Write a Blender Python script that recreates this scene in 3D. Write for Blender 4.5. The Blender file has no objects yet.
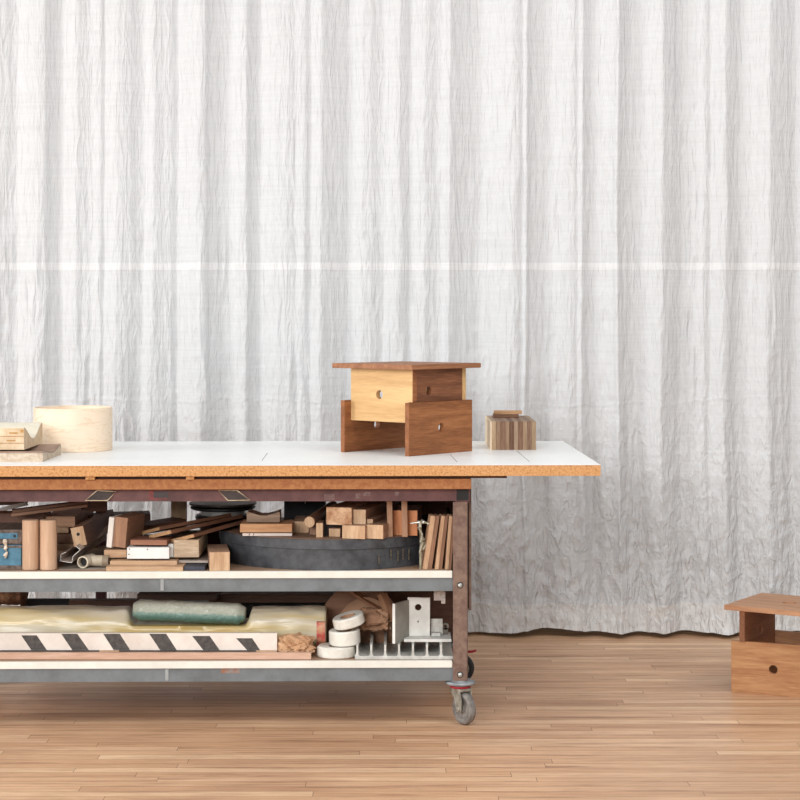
import bpy, bmesh, math, random
import numpy as np
from mathutils import Vector, Matrix
random.seed(7)
PI = math.pi
S = bpy.context.scene
C = bpy.context.collection
F = 1850.0          # focal length in pixels
CAMZ = 1.40         # eye height; horizon at image row 318

# ------------------------------------------------------------------ camera
cd = bpy.data.cameras.new('camera'); cam = bpy.data.objects.new('camera', cd); C.objects.link(cam)
cd.sensor_width = 36; cd.lens = F/800*36
cam.location = (0, 0, CAMZ); cam.rotation_euler = (PI/2, 0, 0)
cd.shift_y = -82/800
cd.clip_start = 0.05
S.camera = cam
# ------------------------------------------------------------------ world, daylight, added fill, exposure
w = bpy.data.worlds.new('studio_daylight'); S.world = w; w.use_nodes = True
bgn = w.node_tree.nodes['Background']; bgn.inputs[0].default_value = (0.93, 0.97, 1.0, 1); bgn.inputs[1].default_value = 0.58
def area(name, loc, target, sx, sy, power, col):
    ld = bpy.data.lights.new(name, 'AREA'); ld.shape = 'RECTANGLE'; ld.size = sx; ld.size_y = sy
    ld.energy = power; ld.color = col
    o = bpy.data.objects.new(name, ld); C.objects.link(o); o.location = loc
    o.rotation_euler = (Vector(target)-Vector(loc)).to_track_quat('-Z', 'Y').to_euler()
    return o
area('window_daylight', (-7.4, 4.6, 2.9), (1.6, 8.0, 0.0), 2.4, 2.6, 285, (1.0, 1.0, 0.995))
area('front_fill_light', (-2.6, -1.6, 2.9), (2.0, 7.8, -0.4), 4.0, 2.4, 440, (1.0, 1.0, 0.99))  # added fill from the camera side, lifts shelf and floor shadows
area('overhead_fill_light', (1.8, 4.2, 4.2), (1.2, 8.1, -0.4), 3.5, 2.0, 80, (1.0, 0.997, 0.99))  # added overhead fill for the bench top and the curtain
S.view_settings.view_transform = 'Standard'; S.view_settings.look = 'None'
S.view_settings.gamma = 1; S.view_settings.use_curve_mapping = False
S.view_settings.exposure = 0.05

# ------------------------------------------------------------------ helpers
def lin(c):
    return tuple(((v/255)/12.92 if v/255 <= 0.04045 else ((v/255+0.055)/1.055)**2.4) for v in c) + (1,)
def at(px, py, Y):
    return Vector(((px-400)*Y/F, Y, CAMZ-(py-318)*Y/F))
def nodes(name):
    m = bpy.data.materials.new(name); m.use_nodes = True
    nt = m.node_tree; return m, nt, nt.nodes['Principled BSDF']
def ramp(nt, fac, stops):
    r = nt.nodes.new('ShaderNodeValToRGB'); e = r.color_ramp.elements
    while len(e) < len(stops): e.new(0.5)
    for i, (p, c) in enumerate(stops): e[i].position = p; e[i].color = lin(c)
    nt.links.new(fac, r.inputs[0]); return r.outputs[0]
def bump(nt, b, h, strength, dist=0.002):
    n = nt.nodes.new('ShaderNodeBump'); n.inputs['Strength'].default_value = strength; n.inputs['Distance'].default_value = dist
    nt.links.new(h, n.inputs['Height']); nt.links.new(n.outputs[0], b.inputs['Normal'])
def coords(nt, scale, rnd=True):
    tc = nt.nodes.new('ShaderNodeTexCoord'); mp = nt.nodes.new('ShaderNodeMapping'); mp.inputs['Scale'].default_value = scale
    nt.links.new(tc.outputs['Object'], mp.inputs[0])
    if rnd:
        oi = nt.nodes.new('ShaderNodeObjectInfo'); cx = nt.nodes.new('ShaderNodeMath'); cx.operation = 'MULTIPLY'; cx.inputs[1].default_value = 37
        nt.links.new(oi.outputs['Random'], cx.inputs[0]); nt.links.new(cx.outputs[0], mp.inputs['Location'])
    return mp.outputs[0]
def noise(nt, vec, scale, detail=4, rough=0.55, dist=0.0):
    n = nt.nodes.new('ShaderNodeTexNoise'); n.inputs['Scale'].default_value = scale; n.inputs['Detail'].default_value = detail
    n.inputs['Roughness'].default_value = rough; n.inputs['Distortion'].default_value = dist
    nt.links.new(vec, n.inputs['Vector']); return n.outputs['Fac']
WM = {}
def wood(c1, c2, axis='x', fig=10.0, rough=0.55, key=None):
    """grain along the given local axis"""
    k = (c1, c2, axis, fig)
    ds = lambda c: tuple(int((q+(sum(c)/3-q)*.12)*.985) for q in c)
    c1, c2 = ds(c1), ds(c2)
    if k in WM: return WM[k]
    m, nt, b = nodes('wood')
    sc = {'x': (0.09, 1, 1), 'y': (1, 0.09, 1), 'z': (1, 1, 0.09)}[axis]
    v = coords(nt, sc)
    n1 = noise(nt, v, fig*3, 3, 0.6, 0.8); n2 = noise(nt, v, fig*22, 3, 0.6)
    mx = nt.nodes.new('ShaderNodeMix'); mx.inputs[0].default_value = 0.42
    nt.links.new(n1, mx.inputs[2]); nt.links.new(n2, mx.inputs[3])
    mid = tuple((a+d)//2 for a, d in zip(c1, c2))
    nt.links.new(ramp(nt, mx.outputs[0], [(0.36, c2), (0.5, mid), (0.63, c1)]), b.inputs['Base Color'])
    b.inputs['Roughness'].default_value = rough; b.inputs['Specular IOR Level'].default_value = 0.3
    bump(nt, b, n2, 0.25, 0.0006)
    WM[k] = m; return m
def plain(name, c, rough=0.6, metal=0.0, var=0, nscale=20, spec=0.4, c2=None, bmp=0.0):
    m, nt, b = nodes(name)
    b.inputs['Roughness'].default_value = rough; b.inputs['Metallic'].default_value = metal; b.inputs['Specular IOR Level'].default_value = spec
    v = coords(nt, (1, 1, 1)); n = noise(nt, v, nscale, 5, 0.65)
    d = c2 or tuple(max(0, x-var) for x in c)
    nt.links.new(ramp(nt, n, [(0.36, d), (0.62, c)]), b.inputs['Base Color'])
    if bmp: bump(nt, b, n, bmp, 0.004)
    return m
# bmesh shapes -------------------------------------------------------
def bx(bm, x0, x1, y0, y1, z0, z1, M=None, bev=0.0):
    t = bmesh.new()
    vs = [t.verts.new((x, y, z)) for x in (x0, x1) for y in (y0, y1) for z in (z0, z1)]
    for f in ((0, 1, 3, 2), (4, 6, 7, 5), (0, 4, 5, 1), (2, 3, 7, 6), (0, 2, 6, 4), (1, 5, 7, 3)):
        t.faces.new([vs[i] for i in f])
    if bev: bmesh.ops.bevel(t, geom=t.edges[:], offset=bev, segments=2, profile=0.6, affect='EDGES')
    if M is not None: bmesh.ops.transform(t, matrix=M, verts=t.verts)
    me = bpy.data.meshes.new('t'); t.to_mesh(me); bm.from_mesh(me); bpy.data.meshes.remove(me); t.free()
    return bm
def prism(bm, pts, d0, d1, axis='y', bev=0.0):
    """polygon of (a,b) extruded; axis y: (x,z); axis x: (y,z); axis z: (x,y)"""
    f = {'y': lambda a, b, d: (a, d, b), 'x': lambda a, b, d: (d, a, b), 'z': lambda a, b, d: (a, b, d)}[axis]
    t = bmesh.new()
    A = [t.verts.new(f(a, b, d0)) for a, b in pts]; B = [t.verts.new(f(a, b, d1)) for a, b in pts]
    n = len(pts)
    fs = [t.faces.new(A), t.faces.new(B[::-1])]
    for i in range(n): t.faces.new((A[i], B[i], B[(i+1) % n], A[(i+1) % n]))
    bmesh.ops.recalc_face_normals(t, faces=t.faces)
    if bev: bmesh.ops.bevel(t, geom=t.edges[:], offset=bev, segments=1, affect='EDGES')
    bmesh.ops.triangulate(t, faces=[g for g in t.faces if len(g.verts) > 4])
    me = bpy.data.meshes.new('t'); t.to_mesh(me); bm.from_mesh(me); bpy.data.meshes.remove(me); t.free()
    return bm
def lathe(bm, prof, n=48, M=None, a0=0, a1=2*PI):
    """prof: list of (r,z), revolved about z"""
    full = abs(a1-a0-2*PI) < 1e-6
    k = n if full else n+1
    rings = []
    new = []
    for i in range(k):
        a = a0+(a1-a0)*i/n
        r_ = [bm.verts.new((r*math.cos(a), r*math.sin(a), z)) for r, z in prof]; rings.append(r_); new += r_
    for i in range(n):
        A, B = rings[i], rings[(i+1) % k]
        for j in range(len(prof)-1): bm.faces.new((A[j], B[j], B[j+1], A[j+1]))
    if M is not None: bmesh.ops.transform(bm, matrix=M, verts=new)
    bmesh.ops.remove_doubles(bm, verts=new, dist=1e-6)
    return bm
def cyl(bm, p0, p1, r, n=24, r1=None):
    p0, p1 = Vector(p0), Vector(p1); d = p1-p0; L = d.length
    M = Matrix.Translation(p0) @ d.to_track_quat('Z', 'Y').to_matrix().to_4x4()
    r1 = r if r1 is None else r1
    e = min(r, r1)*0.08
    return lathe(bm, [(0, 0), (r-e, 0), (r, e), (r1, L-e), (r1-e, L), (0, L)], n, M)
def tube(bm, pts, r, n=8, closed=False):
    pts = [Vector(p) for p in pts]; k = len(pts); rings = []
    for i, p in enumerate(pts):
        a = pts[(i-1) % k] if (closed or i > 0) else p; b = pts[(i+1) % k] if (closed or i < k-1) else p
        q = (b-a).to_track_quat('Z', 'Y').to_matrix()
        rr = r[i] if isinstance(r, (list, tuple)) else r
        rings.append([bm.verts.new(p+q @ Vector((rr*math.cos(2*PI*j/n), rr*math.sin(2*PI*j/n), 0))) for j in range(n)])
    for i in range(k if closed else k-1):
        A, B = rings[i], rings[(i+1) % k]
        for j in range(n): bm.faces.new((A[j], A[(j+1) % n], B[(j+1) % n], B[j]))
    if not closed: bm.faces.new(rings[0][::-1]); bm.faces.new(rings[-1])
    return bm
def obj(name, bm, mat, parent=None, loc=None, smooth=False):
    me = bpy.data.meshes.new(name)
    bmesh.ops.recalc_face_normals(bm, faces=bm.faces)
    bm.to_mesh(me); bm.free()
    if smooth is not False:
        me.polygons.foreach_set('use_smooth', [True]*len(me.polygons)); me.update()
        if smooth != 'all': me.set_sharp_from_angle(angle=math.radians(35))
    o = bpy.data.objects.new(name, me); C.objects.link(o)
    if mat: me.materials.append(mat)
    if parent: o.parent = parent
    if loc is not None: o.location = loc
    return o
def tag(o, label, cat, group=None, kind=None):
    o['label'] = label; o['category'] = cat
    if group: o['group'] = group
    if kind: o['kind'] = kind
    return o
def thing(name, label, cat, loc=(0, 0, 0), rz=0, group=None):
    o = bpy.data.objects.new(name, None); C.objects.link(o); o.location = loc; o.rotation_euler = (0, 0, rz)
    o.empty_display_size = 0.05
    return tag(o, label, cat, group)
def struct(o): o['kind'] = 'structure'; return o
def NB(): return bmesh.new()

# value noise for real relief ------------------------------------------
def vnoise(X, Z, sx, sz, seed):
    r = np.random.RandomState(seed); u = X/sx+500.3; v = Z/sz+500.7
    n = 512; G = r.rand(n, n)*2-1
    iu = np.floor(u).astype(int); iv = np.floor(v).astype(int); fu = u-iu; fv = v-iv
    fu = fu*fu*(3-2*fu); fv = fv*fv*(3-2*fv)
    g = lambda a, b: G[a % n, b % n]
    return (g(iu, iv)*(1-fu)+g(iu+1, iv)*fu)*(1-fv)+(g(iu, iv+1)*(1-fu)+g(iu+1, iv+1)*fu)*fv
def ridge(n): return 1-2*np.abs(n)

# ------------------------------------------------------------------ structure: floor and back wall
m, nt, b = nodes('floorboards')
tc = nt.nodes.new('ShaderNodeTexCoord')
bk = nt.nodes.new('ShaderNodeTexBrick'); bk.offset = 0.0; bk.offset_frequency = 2; bk.squash = 1
bk.inputs['Scale'].default_value = 1; bk.inputs['Brick Width'].default_value = 1.15; bk.inputs['Row Height'].default_value = 0.057
bk.inputs['Mortar Size'].default_value = 0.0009; bk.inputs['Mortar Smooth'].default_value = 0.2; bk.inputs['Bias'].default_value = 0
bk.inputs['Color1'].default_value = (0, 0, 0, 1); bk.inputs['Color2'].default_value = (1, 1, 1, 1); bk.inputs['Mortar'].default_value = (0.5, 0.5, 0.5, 1)
sx = nt.nodes.new('ShaderNodeSeparateXYZ'); nt.links.new(tc.outputs['Object'], sx.inputs[0])
dv = nt.nodes.new('ShaderNodeMath'); dv.operation = 'DIVIDE'; dv.inputs[1].default_value = .057; nt.links.new(sx.outputs[1], dv.inputs[0])
fr = nt.nodes.new('ShaderNodeMath'); fr.operation = 'FLOOR'; nt.links.new(dv.outputs[0], fr.inputs[0])
wn = nt.nodes.new('ShaderNodeTexWhiteNoise'); wn.noise_dimensions = '1D'; nt.links.new(fr.outputs[0], wn.inputs['W'])
sh1 = nt.nodes.new('ShaderNodeMath'); sh1.operation = 'MULTIPLY_ADD'; sh1.inputs[1].default_value = 9.7; nt.links.new(wn.outputs['Value'], sh1.inputs[0]); nt.links.new(sx.outputs[0], sh1.inputs[2])
cb = nt.nodes.new('ShaderNodeCombineXYZ'); nt.links.new(sh1.outputs[0], cb.inputs[0]); nt.links.new(sx.outputs[1], cb.inputs[1])
nt.links.new(cb.outputs[0], bk.inputs['Vector'])
# every board reads its own piece of grain
sep = nt.nodes.new('ShaderNodeSeparateColor'); nt.links.new(bk.outputs['Color'], sep.inputs[0])
off = nt.nodes.new('ShaderNodeCombineXYZ'); mm = nt.nodes.new('ShaderNodeMath'); mm.operation = 'MULTIPLY'; mm.inputs[1].default_value = 91
nt.links.new(sep.outputs[0], mm.inputs[0]); nt.links.new(mm.outputs[0], off.inputs[0]); nt.links.new(mm.outputs[0], off.inputs[2])
ad = nt.nodes.new('ShaderNodeVectorMath'); nt.links.new(tc.outputs['Object'], ad.inputs[0]); nt.links.new(off.outputs[0], ad.inputs[1])
mp = nt.nodes.new('ShaderNodeMapping'); mp.inputs['Scale'].default_value = (1.3, 26, 1); nt.links.new(ad.outputs[0], mp.inputs[0])
g1 = noise(nt, mp.outputs[0], 1.6, 6, 0.62, 0.5)
g2 = noise(nt, mp.outputs[0], 9, 4, 0.6)
base = ramp(nt, sep.outputs[0], [(0.0, (204, 160, 124)), (0.25, (228, 187, 150)), (0.5, (218, 175, 137)), (0.75, (234, 195, 158)), (1.0, (242, 206, 168))])
mixg = nt.nodes.new('ShaderNodeMix'); mixg.data_type = 'RGBA'; mixg.blend_type = 'MULTIPLY'; mixg.inputs[0].default_value = 0.75
nt.links.new(base, mixg.inputs[6]); nt.links.new(ramp(nt, g1, [(0.32, (166, 140, 128)), (0.45, (232, 224, 219)), (0.7, (255, 253, 250))]), mixg.inputs[7])
mixh = nt.nodes.new('ShaderNodeMix'); mixh.data_type = 'RGBA'; mixh.blend_type = 'MULTIPLY'; mixh.inputs[0].default_value = 0.5
nt.links.new(mixg.outputs[2], mixh.inputs[6]); nt.links.new(ramp(nt, g2, [(0.35, (214, 204, 196)), (0.55, (255, 255, 255))]), mixh.inputs[7])
mixm = nt.nodes.new('ShaderNodeMix'); mixm.data_type = 'RGBA'; mixm.inputs[7].default_value = lin((118, 84, 60))
nt.links.new(bk.outputs['Fac'], mixm.inputs[0]); nt.links.new(mixh.outputs[2], mixm.inputs[6])
# worn greyed patches
wr = noise(nt, tc.outputs['Object'], 1.4, 4, 0.6)
mixw = nt.nodes.new('ShaderNodeMix'); mixw.data_type = 'RGBA'; mixw.blend_type = 'MULTIPLY'; mixw.inputs[0].default_value = 0.6
nt.links.new(mixm.outputs[2], mixw.inputs[6]); nt.links.new(ramp(nt, wr, [(0.38, (222, 216, 214)), (0.6, (255, 255, 255))]), mixw.inputs[7])
nt.links.new(mixw.outputs[2], b.inputs['Base Color'])
b.inputs['Roughness'].default_value = 0.42; b.inputs['Specular IOR Level'].default_value = 0.4
bump(nt, b, bk.outputs['Fac'], -0.5, 0.001)
FLOOR = m
fl = struct(obj('floor', bx(NB(), -7, 7, -1, 8.95, -0.05, 0), FLOOR))
WALLM = plain('dark_wall', (96, 88, 80), 0.9, var=20)
struct(obj('wall_back', bx(NB(), -7, 7, 8.8, 8.95, 0, 3.6), WALLM))
struct(obj('baseboard_back', bx(NB(), -7, 7, 8.76, 8.8, 0, 0.16, bev=0.004), plain('hem_gap_shade', (48, 36, 30), 0.7, var=10)))  # unseen baseboard added dark, so the gap under the hem reads black

# ------------------------------------------------------------------ curtain
CY = 8.15
# (image column where a stretch of cloth starts, how far it turns towards (+) or away from (-) the window on the left)
SEG = [(-80, .3), (-50, -.4), (-20, .2), (0, -.15), (9, -.3), (18, .28), (46, -.55), (59, .0), (61, .42), (78, -.22), (93, .3), (102, -.5), (105, .30), (118, -.12), (131, -.42),
       (145, .38), (154, -.25), (164, -.1), (173, -.5), (178, .38), (192, .2), (207, -.75), (212, -.35), (224, -.12), (232, .38), (243, .1), (248, -.62), (258, .45), (275, .2), (289, -.15), (297, .2),
       (306, -.6), (311, .38), (322, -.42), (346, -.55), (350, .5), (362, -.05), (372, -.3), (386, .4), (400, -.35), (408, -.55), (411, .35), (425, -.2), (430, -.38), (446.5, 1.0),
       (449.5, -.45), (465, -.3), (480, .22), (497, .35), (514, -.05), (520, -.3), (524, .8), (527, -.7), (532, -.25), (546, .15), (560, .3), (576, -.2), (580, .9), (583, -.55), (593, .2), (604, .3), (614.5, 1.1), (617.5, -.6),
       (628, -.35), (638, .22), (655, .3), (662, -.45), (675, -.55), (684, .1), (700, .2), (707, -.4), (712, .6), (725, -.15), (730, -.45), (742, .2), (757, .38), (769, -.35), (790, -.5), (797, .2),
       (815, -.3), (835, .35), (860, -.4), (885, .3), (920, 0)]
xs_px = np.arange(-80, 920, 0.5)
sl = np.zeros_like(xs_px)
for i, (p, s) in enumerate(SEG[:-1]):
    q = SEG[i+1][0]; k = (xs_px >= p) & (xs_px < q); tt = (xs_px[k]-p)/(q-p); sl[k] = s+(SEG[i+1][1]-s)*.55*tt**2
ker = np.array([1, 2, 3, 2, 1.]); ker /= ker.sum(); sl = np.convolve(sl, ker, 'same')
dxm = 0.5*CY/F
g = -np.cumsum(sl)*dxm
kw = 160; kk = np.ones(kw)/kw
gp = np.pad(g, kw//2, mode='edge'); g = g-np.convolve(gp, kk, 'same')[kw//2:kw//2+len(g)]
def curtain_y(X, Z):
    """depth of the cloth at place X, height Z"""
    wob = vnoise(X, Z, 0.35, 0.8, 1)*0.010+vnoise(X, Z, 0.12, 0.5, 2)*0.004
    low = np.clip((1.5-Z)/1.3, 0, 1)
    px = 400+(X+wob*(0.4+1.6*low)+ (1.9-Z)*0.004)*F/CY
    f = np.interp(px, xs_px, g)
    y = f*(1.55+0.75*low)
    mid = 0.35+0.65*np.clip((2.4-Z)/1.2, 0, 1)
    zj = Z+vnoise(X, Z, .03, .05, 30)*.02
    xj = X+vnoise(X, Z, .07, .20, 31)*.007+vnoise(X, Z, .03, .06, 34)*.003*(1+low)
    patch = 0.55+0.6*np.clip(vnoise(X, Z, .12, .5, 33)+.25, 0, 1)
    y = y-ridge(vnoise(xj, Z, 0.034, 0.26, 3))*0.0058*mid*patch-ridge(vnoise(xj, zj, 0.017, 0.09, 4))*0.0030*mid*patch
    cr = low**1.3
    a = X*.8+Z*.35; c_ = Z*.9-X*.3
    y = y-(ridge(vnoise(xj, zj, 0.06, 0.09, 5))*0.0005+ridge(vnoise(a, c_, 0.035, 0.05, 6))*0.0009+ridge(vnoise(xj-Z*.4, zj, 0.018, 0.03, 7))*0.0013)*cr
    # flat facets between straight creases, as in crumpled paper
    for k, (an, la) in enumerate(((8, .11), (-14, .085), (27, .10), (-33, .12), (72, .10), (3, .06), (-6, .045), (50, .07), (-58, .08), (16, .05))):
        ca, sa = math.cos(math.radians(an)), math.sin(math.radians(an))
        ph = (X*ca+Z*sa)/la+vnoise(X, Z, .20, .26, 40+k)*1.2+vnoise(X, Z, .05, .08, 80+k)*.18
        tri = np.abs((ph % 1)-.5)*2
        mk = np.clip(vnoise(X, Z, .13, .17, 60+k)*2.2+.15, 0, 1)
        y = y-tri*la*.040*mk*cr
    for zc, amp in ((1.03, .0020), (0.80, .0015), (0.60, .002)):
        y = y-amp*np.exp(-((Z-zc-vnoise(X, Z*0, .25, 1, int(zc*100))*.02-vnoise(X, Z*0, .03, 1, int(zc*90))*.012)/.005)**2)*(vnoise(X, Z, .2, 9, int(zc*50)) > -.35)
    y = y-0.004*np.clip((0.16-Z)/0.02, 0, 1)
    y = y-0.05*np.clip((0.14-Z)/0.14, 0, 1)**2*(0.3+.7*np.clip(vnoise(X, Z, .16, .3, 9)+.2, 0, 1))
    return y
def hem_z(X): return 0.010+0.012*(vnoise(X, X*0, .22, 1, 11)+.6).clip(0, 2)+0.02*np.exp(-((X-0.72)/.22)**2)
def cloth(name, x0, x1, z0, z1, nx, nz, mat, offs=0.0, hem=False, parent=None, thick=0):
    xs = np.linspace(x0, x1, nx); 
    t = np.linspace(0, 1, nz)
    X, T = np.meshgrid(xs, t, indexing='ij')
    zb = hem_z(X) if hem else z0+0*X
    Z = zb+(z1-zb)*T
    Y = CY+curtain_y(X, Z)-offs
    co = np.stack([X, Y, Z], -1).reshape(-1, 3)
    idx = np.arange(nx*nz).reshape(nx, nz)
    q = np.stack([idx[:-1, :-1], idx[1:, :-1], idx[1:, 1:], idx[:-1, 1:]], -1).reshape(-1, 4)
    me = bpy.data.meshes.new(name)
    me.vertices.add(len(co)); me.vertices.foreach_set('co', co.ravel())
    me.loops.add(q.size); me.loops.foreach_set('vertex_index', q.ravel())
    me.polygons.add(len(q)); me.polygons.foreach_set('loop_start', np.arange(0, q.size, 4)); me.polygons.foreach_set('loop_total', np.full(len(q), 4))
    me.polygons.foreach_set('use_smooth', np.ones(len(q), bool)); me.update(); me.validate()
    me.materials.append(mat)
    o = bpy.data.objects.new(name, me); C.objects.link(o)
    if parent: o.parent = parent
    if thick:
        sm = o.modifiers.new('thickness', 'SOLIDIFY'); sm.thickness = thick; sm.offset = 1
    return o
def clothmat(name, c):
    m, nt, b = nodes(name)
    def rid(vec, sc, det, dist):
        q = noise(nt, vec, sc, det, .55, dist)
        a = nt.nodes.new('ShaderNodeMath'); a.operation = 'SUBTRACT'; a.inputs[1].default_value = .5; nt.links.new(q, a.inputs[0])
        a2 = nt.nodes.new('ShaderNodeMath'); a2.operation = 'ABSOLUTE'; nt.links.new(a.outputs[0], a2.inputs[0])
        a3 = nt.nodes.new('ShaderNodeMath'); a3.operation = 'POWER'; a3.inputs[1].default_value = .7; nt.links.new(a2.outputs[0], a3.inputs[0]); return a3.outputs[0]
    up = rid(coords(nt, (1, .3, .16), False), 34, 3, .35); lo_ = rid(coords(nt, (1, .3, .38), False), 26, 4, .25)
    tz = nt.nodes.new('ShaderNodeTexCoord'); sz = nt.nodes.new('ShaderNodeSeparateXYZ'); nt.links.new(tz.outputs['Object'], sz.inputs[0])
    mr = nt.nodes.new('ShaderNodeMapRange'); mr.inputs['From Min'].default_value = .2; mr.inputs['From Max'].default_value = 1.5; mr.inputs['To Min'].default_value = .1; mr.inputs['To Max'].default_value = 1; nt.links.new(sz.outputs[2], mr.inputs['Value'])
    lm = nt.nodes.new('ShaderNodeMath'); lm.operation = 'MULTIPLY'; lm.inputs[1].default_value = 2.8; nt.links.new(lo_, lm.inputs[0])
    hm = nt.nodes.new('ShaderNodeMix'); nt.links.new(mr.outputs[0], hm.inputs[0]); nt.links.new(lm.outputs[0], hm.inputs[2]); nt.links.new(up, hm.inputs[3]); n = hm.outputs[0]
    v2 = coords(nt, (1, 1, 30), False); n2 = noise(nt, v2, 4, 2, 0.5)
    nt.links.new(ramp(nt, n2, [(0.3, tuple(x-5 for x in c)), (0.6, c)]), b.inputs['Base Color'])
    b.inputs['Roughness'].default_value = 0.75; b.inputs['Specular IOR Level'].default_value = 0.25
    bump(nt, b, n, 1.0, -0.010)
    return m
CUR = clothmat('crinkled_white_cloth', (206, 207, 208))
cu = thing('curtain', 'floor-length crinkled white curtain hanging across the whole back wall', 'curtain', (0, 0, 0))
cloth('curtain_panel', -1.95, 2.05, 0, 3.3, 860, 620, CUR, hem=True, parent=cu)
cloth('seam_band', -1.95, 2.05, 1.612, 1.644, 860, 5, clothmat('bright_seam_cloth', (217, 217, 217)), offs=.0012, parent=cu)
cloth('hem', -1.95, 2.05, 0, 0.145, 860, 30, clothmat('hem_cloth', (214, 212, 210)), offs=.003, hem=True, parent=cu)
bmr = NB(); cyl(bmr, (-2.1, 8.17, 3.32), (2.2, 8.17, 3.32), 0.015)
obj('curtain_rod', bmr, plain('rod_steel', (120, 120, 120), .4, .8), cu, smooth=True)
BLK = wood((196, 160, 120), (160, 122, 86), 'x')
for (px, w_, lb) in ((476, .045, 'small wooden foot block under the curtain hem beside the cart leg'), (516, .03, 'small wooden foot block under the curtain hem, middle one of three'), (735, .05, 'small wooden foot block under the curtain hem near the floor stool')):
    p = at(px, 634, 8.12)
    o = obj('wood_block', bx(NB(), -w_/2, w_/2, 0, .03, 0, .017, bev=.001), BLK, loc=(p.x, 8.19, 0)); tag(o, lb, 'block', 'foot blocks under the curtain')

# ------------------------------------------------------------------ shared materials
MAROON = plain('maroon_painted_steel', (108, 72, 70), .55, .1, c2=(84, 54, 53), nscale=14)
POSTM = plain('worn_brown_steel', (130, 106, 92), .6, .1, c2=(104, 80, 70), nscale=40)
GREYS = plain('grey_painted_steel', (118, 123, 126), .5, .1, c2=(100, 104, 106), nscale=9)
DARK = plain('flat_black', (34, 33, 34), .6, var=12)
STEEL = plain('bright_steel', (205, 205, 200), .35, .7, var=30)
WHITEL = plain('white_laminate', (244, 244, 242), .35, var=3)
EDGEW = plain('white_edge_band', (228, 224, 214), .5, var=12, nscale=9)
ALU = plain('cast_aluminium', (208, 206, 200), .5, .25, c2=(176, 174, 168), nscale=30)
m, nt, b = nodes('particle_board')
v = coords(nt, (1, 1, 1)); n = noise(nt, v, 130, 4, .75); nt.links.new(ramp(nt, n, [(.34, (150, 100, 56)), (.46, (190, 138, 86)), (.6, (206, 156, 104))]), b.inputs['Base Color']); b.inputs['Roughness'].default_value = .8
PARTB = m
PARTB2 = plain('orange_board', (172, 118, 74), .75, c2=(150, 94, 56), nscale=70)
DKB = wood((96, 56, 36), (60, 34, 24), 'x')
SHELFT = wood((186, 152, 122), (150, 116, 90), 'x')

# ------------------------------------------------------------------ rolling workbench
TH = math.radians(1.0)
piv = Vector((0.2, 6.36, 0))
cart = thing('rolling_workbench', 'long rolling workbench with white laminate top, two cluttered shelves and casters', 'workbench', piv, TH)
def cp(name, bm, mat, parent=cart, smooth=False):
    """a part of the workbench, modelled in room coordinates; the bench is then turned as a whole"""
    if parent is cart: bmesh.ops.translate(bm, vec=-piv, verts=bm.verts)
    else: bmesh.ops.translate(bm, vec=-piv, verts=bm.verts)
    return obj(name, bm, mat, parent, smooth=smooth)
XL = -1.76
top = cp('tabletop', bx(NB(), XL, 0.682, 6.29, 7.51, 0.8627, 0.8992, bev=.0008), PARTB)
cp('laminate', bx(NB(), XL, 0.682, 6.289, 7.511, 0.8992, 0.9002, bev=.0003), WHITEL, top)
sm_ = NB()
def seam(px0, py0, px1, py1):
    a = at(px0, py0, .4998*F/(py0-318)); c = at(px1, py1, .4998*F/(py1-318)); a.z = c.z = .90025
    # kept on the bench's own plane
    bmv = NB(); d = (c-a); n_ = Vector((-d.y, d.x, 0)).normalized()*.0009
    R = Matrix.Rotation(-TH, 4, 'Z')
    vs = [bmv.verts.new(R @ (p-piv)) for p in (a-n_, a+n_, c+n_, c-n_)]
    bmv.faces.new(vs); ex = bmesh.ops.extrude_face_region(bmv, geom=bmv.faces[:])
    bmesh.ops.translate(bmv, vec=(0, 0, .0003), verts=[e for e in ex['geom'] if isinstance(e, bmesh.types.BMVert)])
    obj('seam', bmv, DARKSEAM, top)
DARKSEAM = plain('seam_line', (120, 116, 110), .8, var=5)
seam(261.9, 460.6, 267.5, 453); seam(457, 462, 450, 454.5); seam(529.5, 461.8, 516.5, 450.6)
cp('spacer_board', bx(NB(), XL+.05, .366, 6.335, 7.42, .8515, .8625), DKB)
cp('underlay_board', bx(NB(), XL+.05, .243, 6.32, 7.45, .8155, .8505, bev=.001), PARTB2)
for px0, px1 in ((86, 95), (186, 194)):
    cp('packing_strip', bx(NB(), (px0-400)*6.3/F, (px1-400)*6.3/F, 6.305, 6.335, .8507, .8625), PARTB)
# frame rails: C-profile front, back, ends
def cchan(x0, x1, y0, z0, z1, d=.04, t=.005, back=False):
    bm = NB()
    if back: bx(bm, x0, x1, y0+d-t, y0+d, z0, z1)
    else: bx(bm, x0, x1, y0, y0+t, z0, z1)
    bx(bm, x0, x1, y0+(0 if back else t), y0+d-(t if back else 0), z1-t, z1); bx(bm, x0, x1, y0+(0 if back else t), y0+d-(t if back else 0), z0, z0+t)
    return bm
cp('front_rail', cchan(-1.62, .190, 6.36, .771, .8155), MAROON)
cp('rear_rail', cchan(-1.62, .190, 7.11, .771, .8155, back=True), MAROON)
cp('end_rail', bx(NB(), .19, .23, 6.42, 7.1, .775, .8155), MAROON)
cp('end_rail', bx(NB(), -1.62, -1.58, 6.42, 7.1, .775, .8155), MAROON)
te = cp('tube_end', bx(NB(), .190, .240, 6.357, 6.42, .768, .8155, bev=.002), MAROON)
cp('tube_opening', bx(NB(), .194, .236, 6.3555, 6.358, .773, .811, bev=.001), DARK, te)
def post(x0, x1, yf, sgn, name='post', zt=.768, zb=.153):
    bm = NB(); t = .006
    y0, y1 = (yf, yf+t) if sgn > 0 else (yf-t, yf)
    bx(bm, x0, x1, y0, y1, zb, zt, bev=.001)
    bx(bm, x1-t, x1, min(yf, yf+sgn*.055), max(yf, yf+sgn*.055), zb, zt, bev=.001)
    return cp(name, bm, POSTM)
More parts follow.
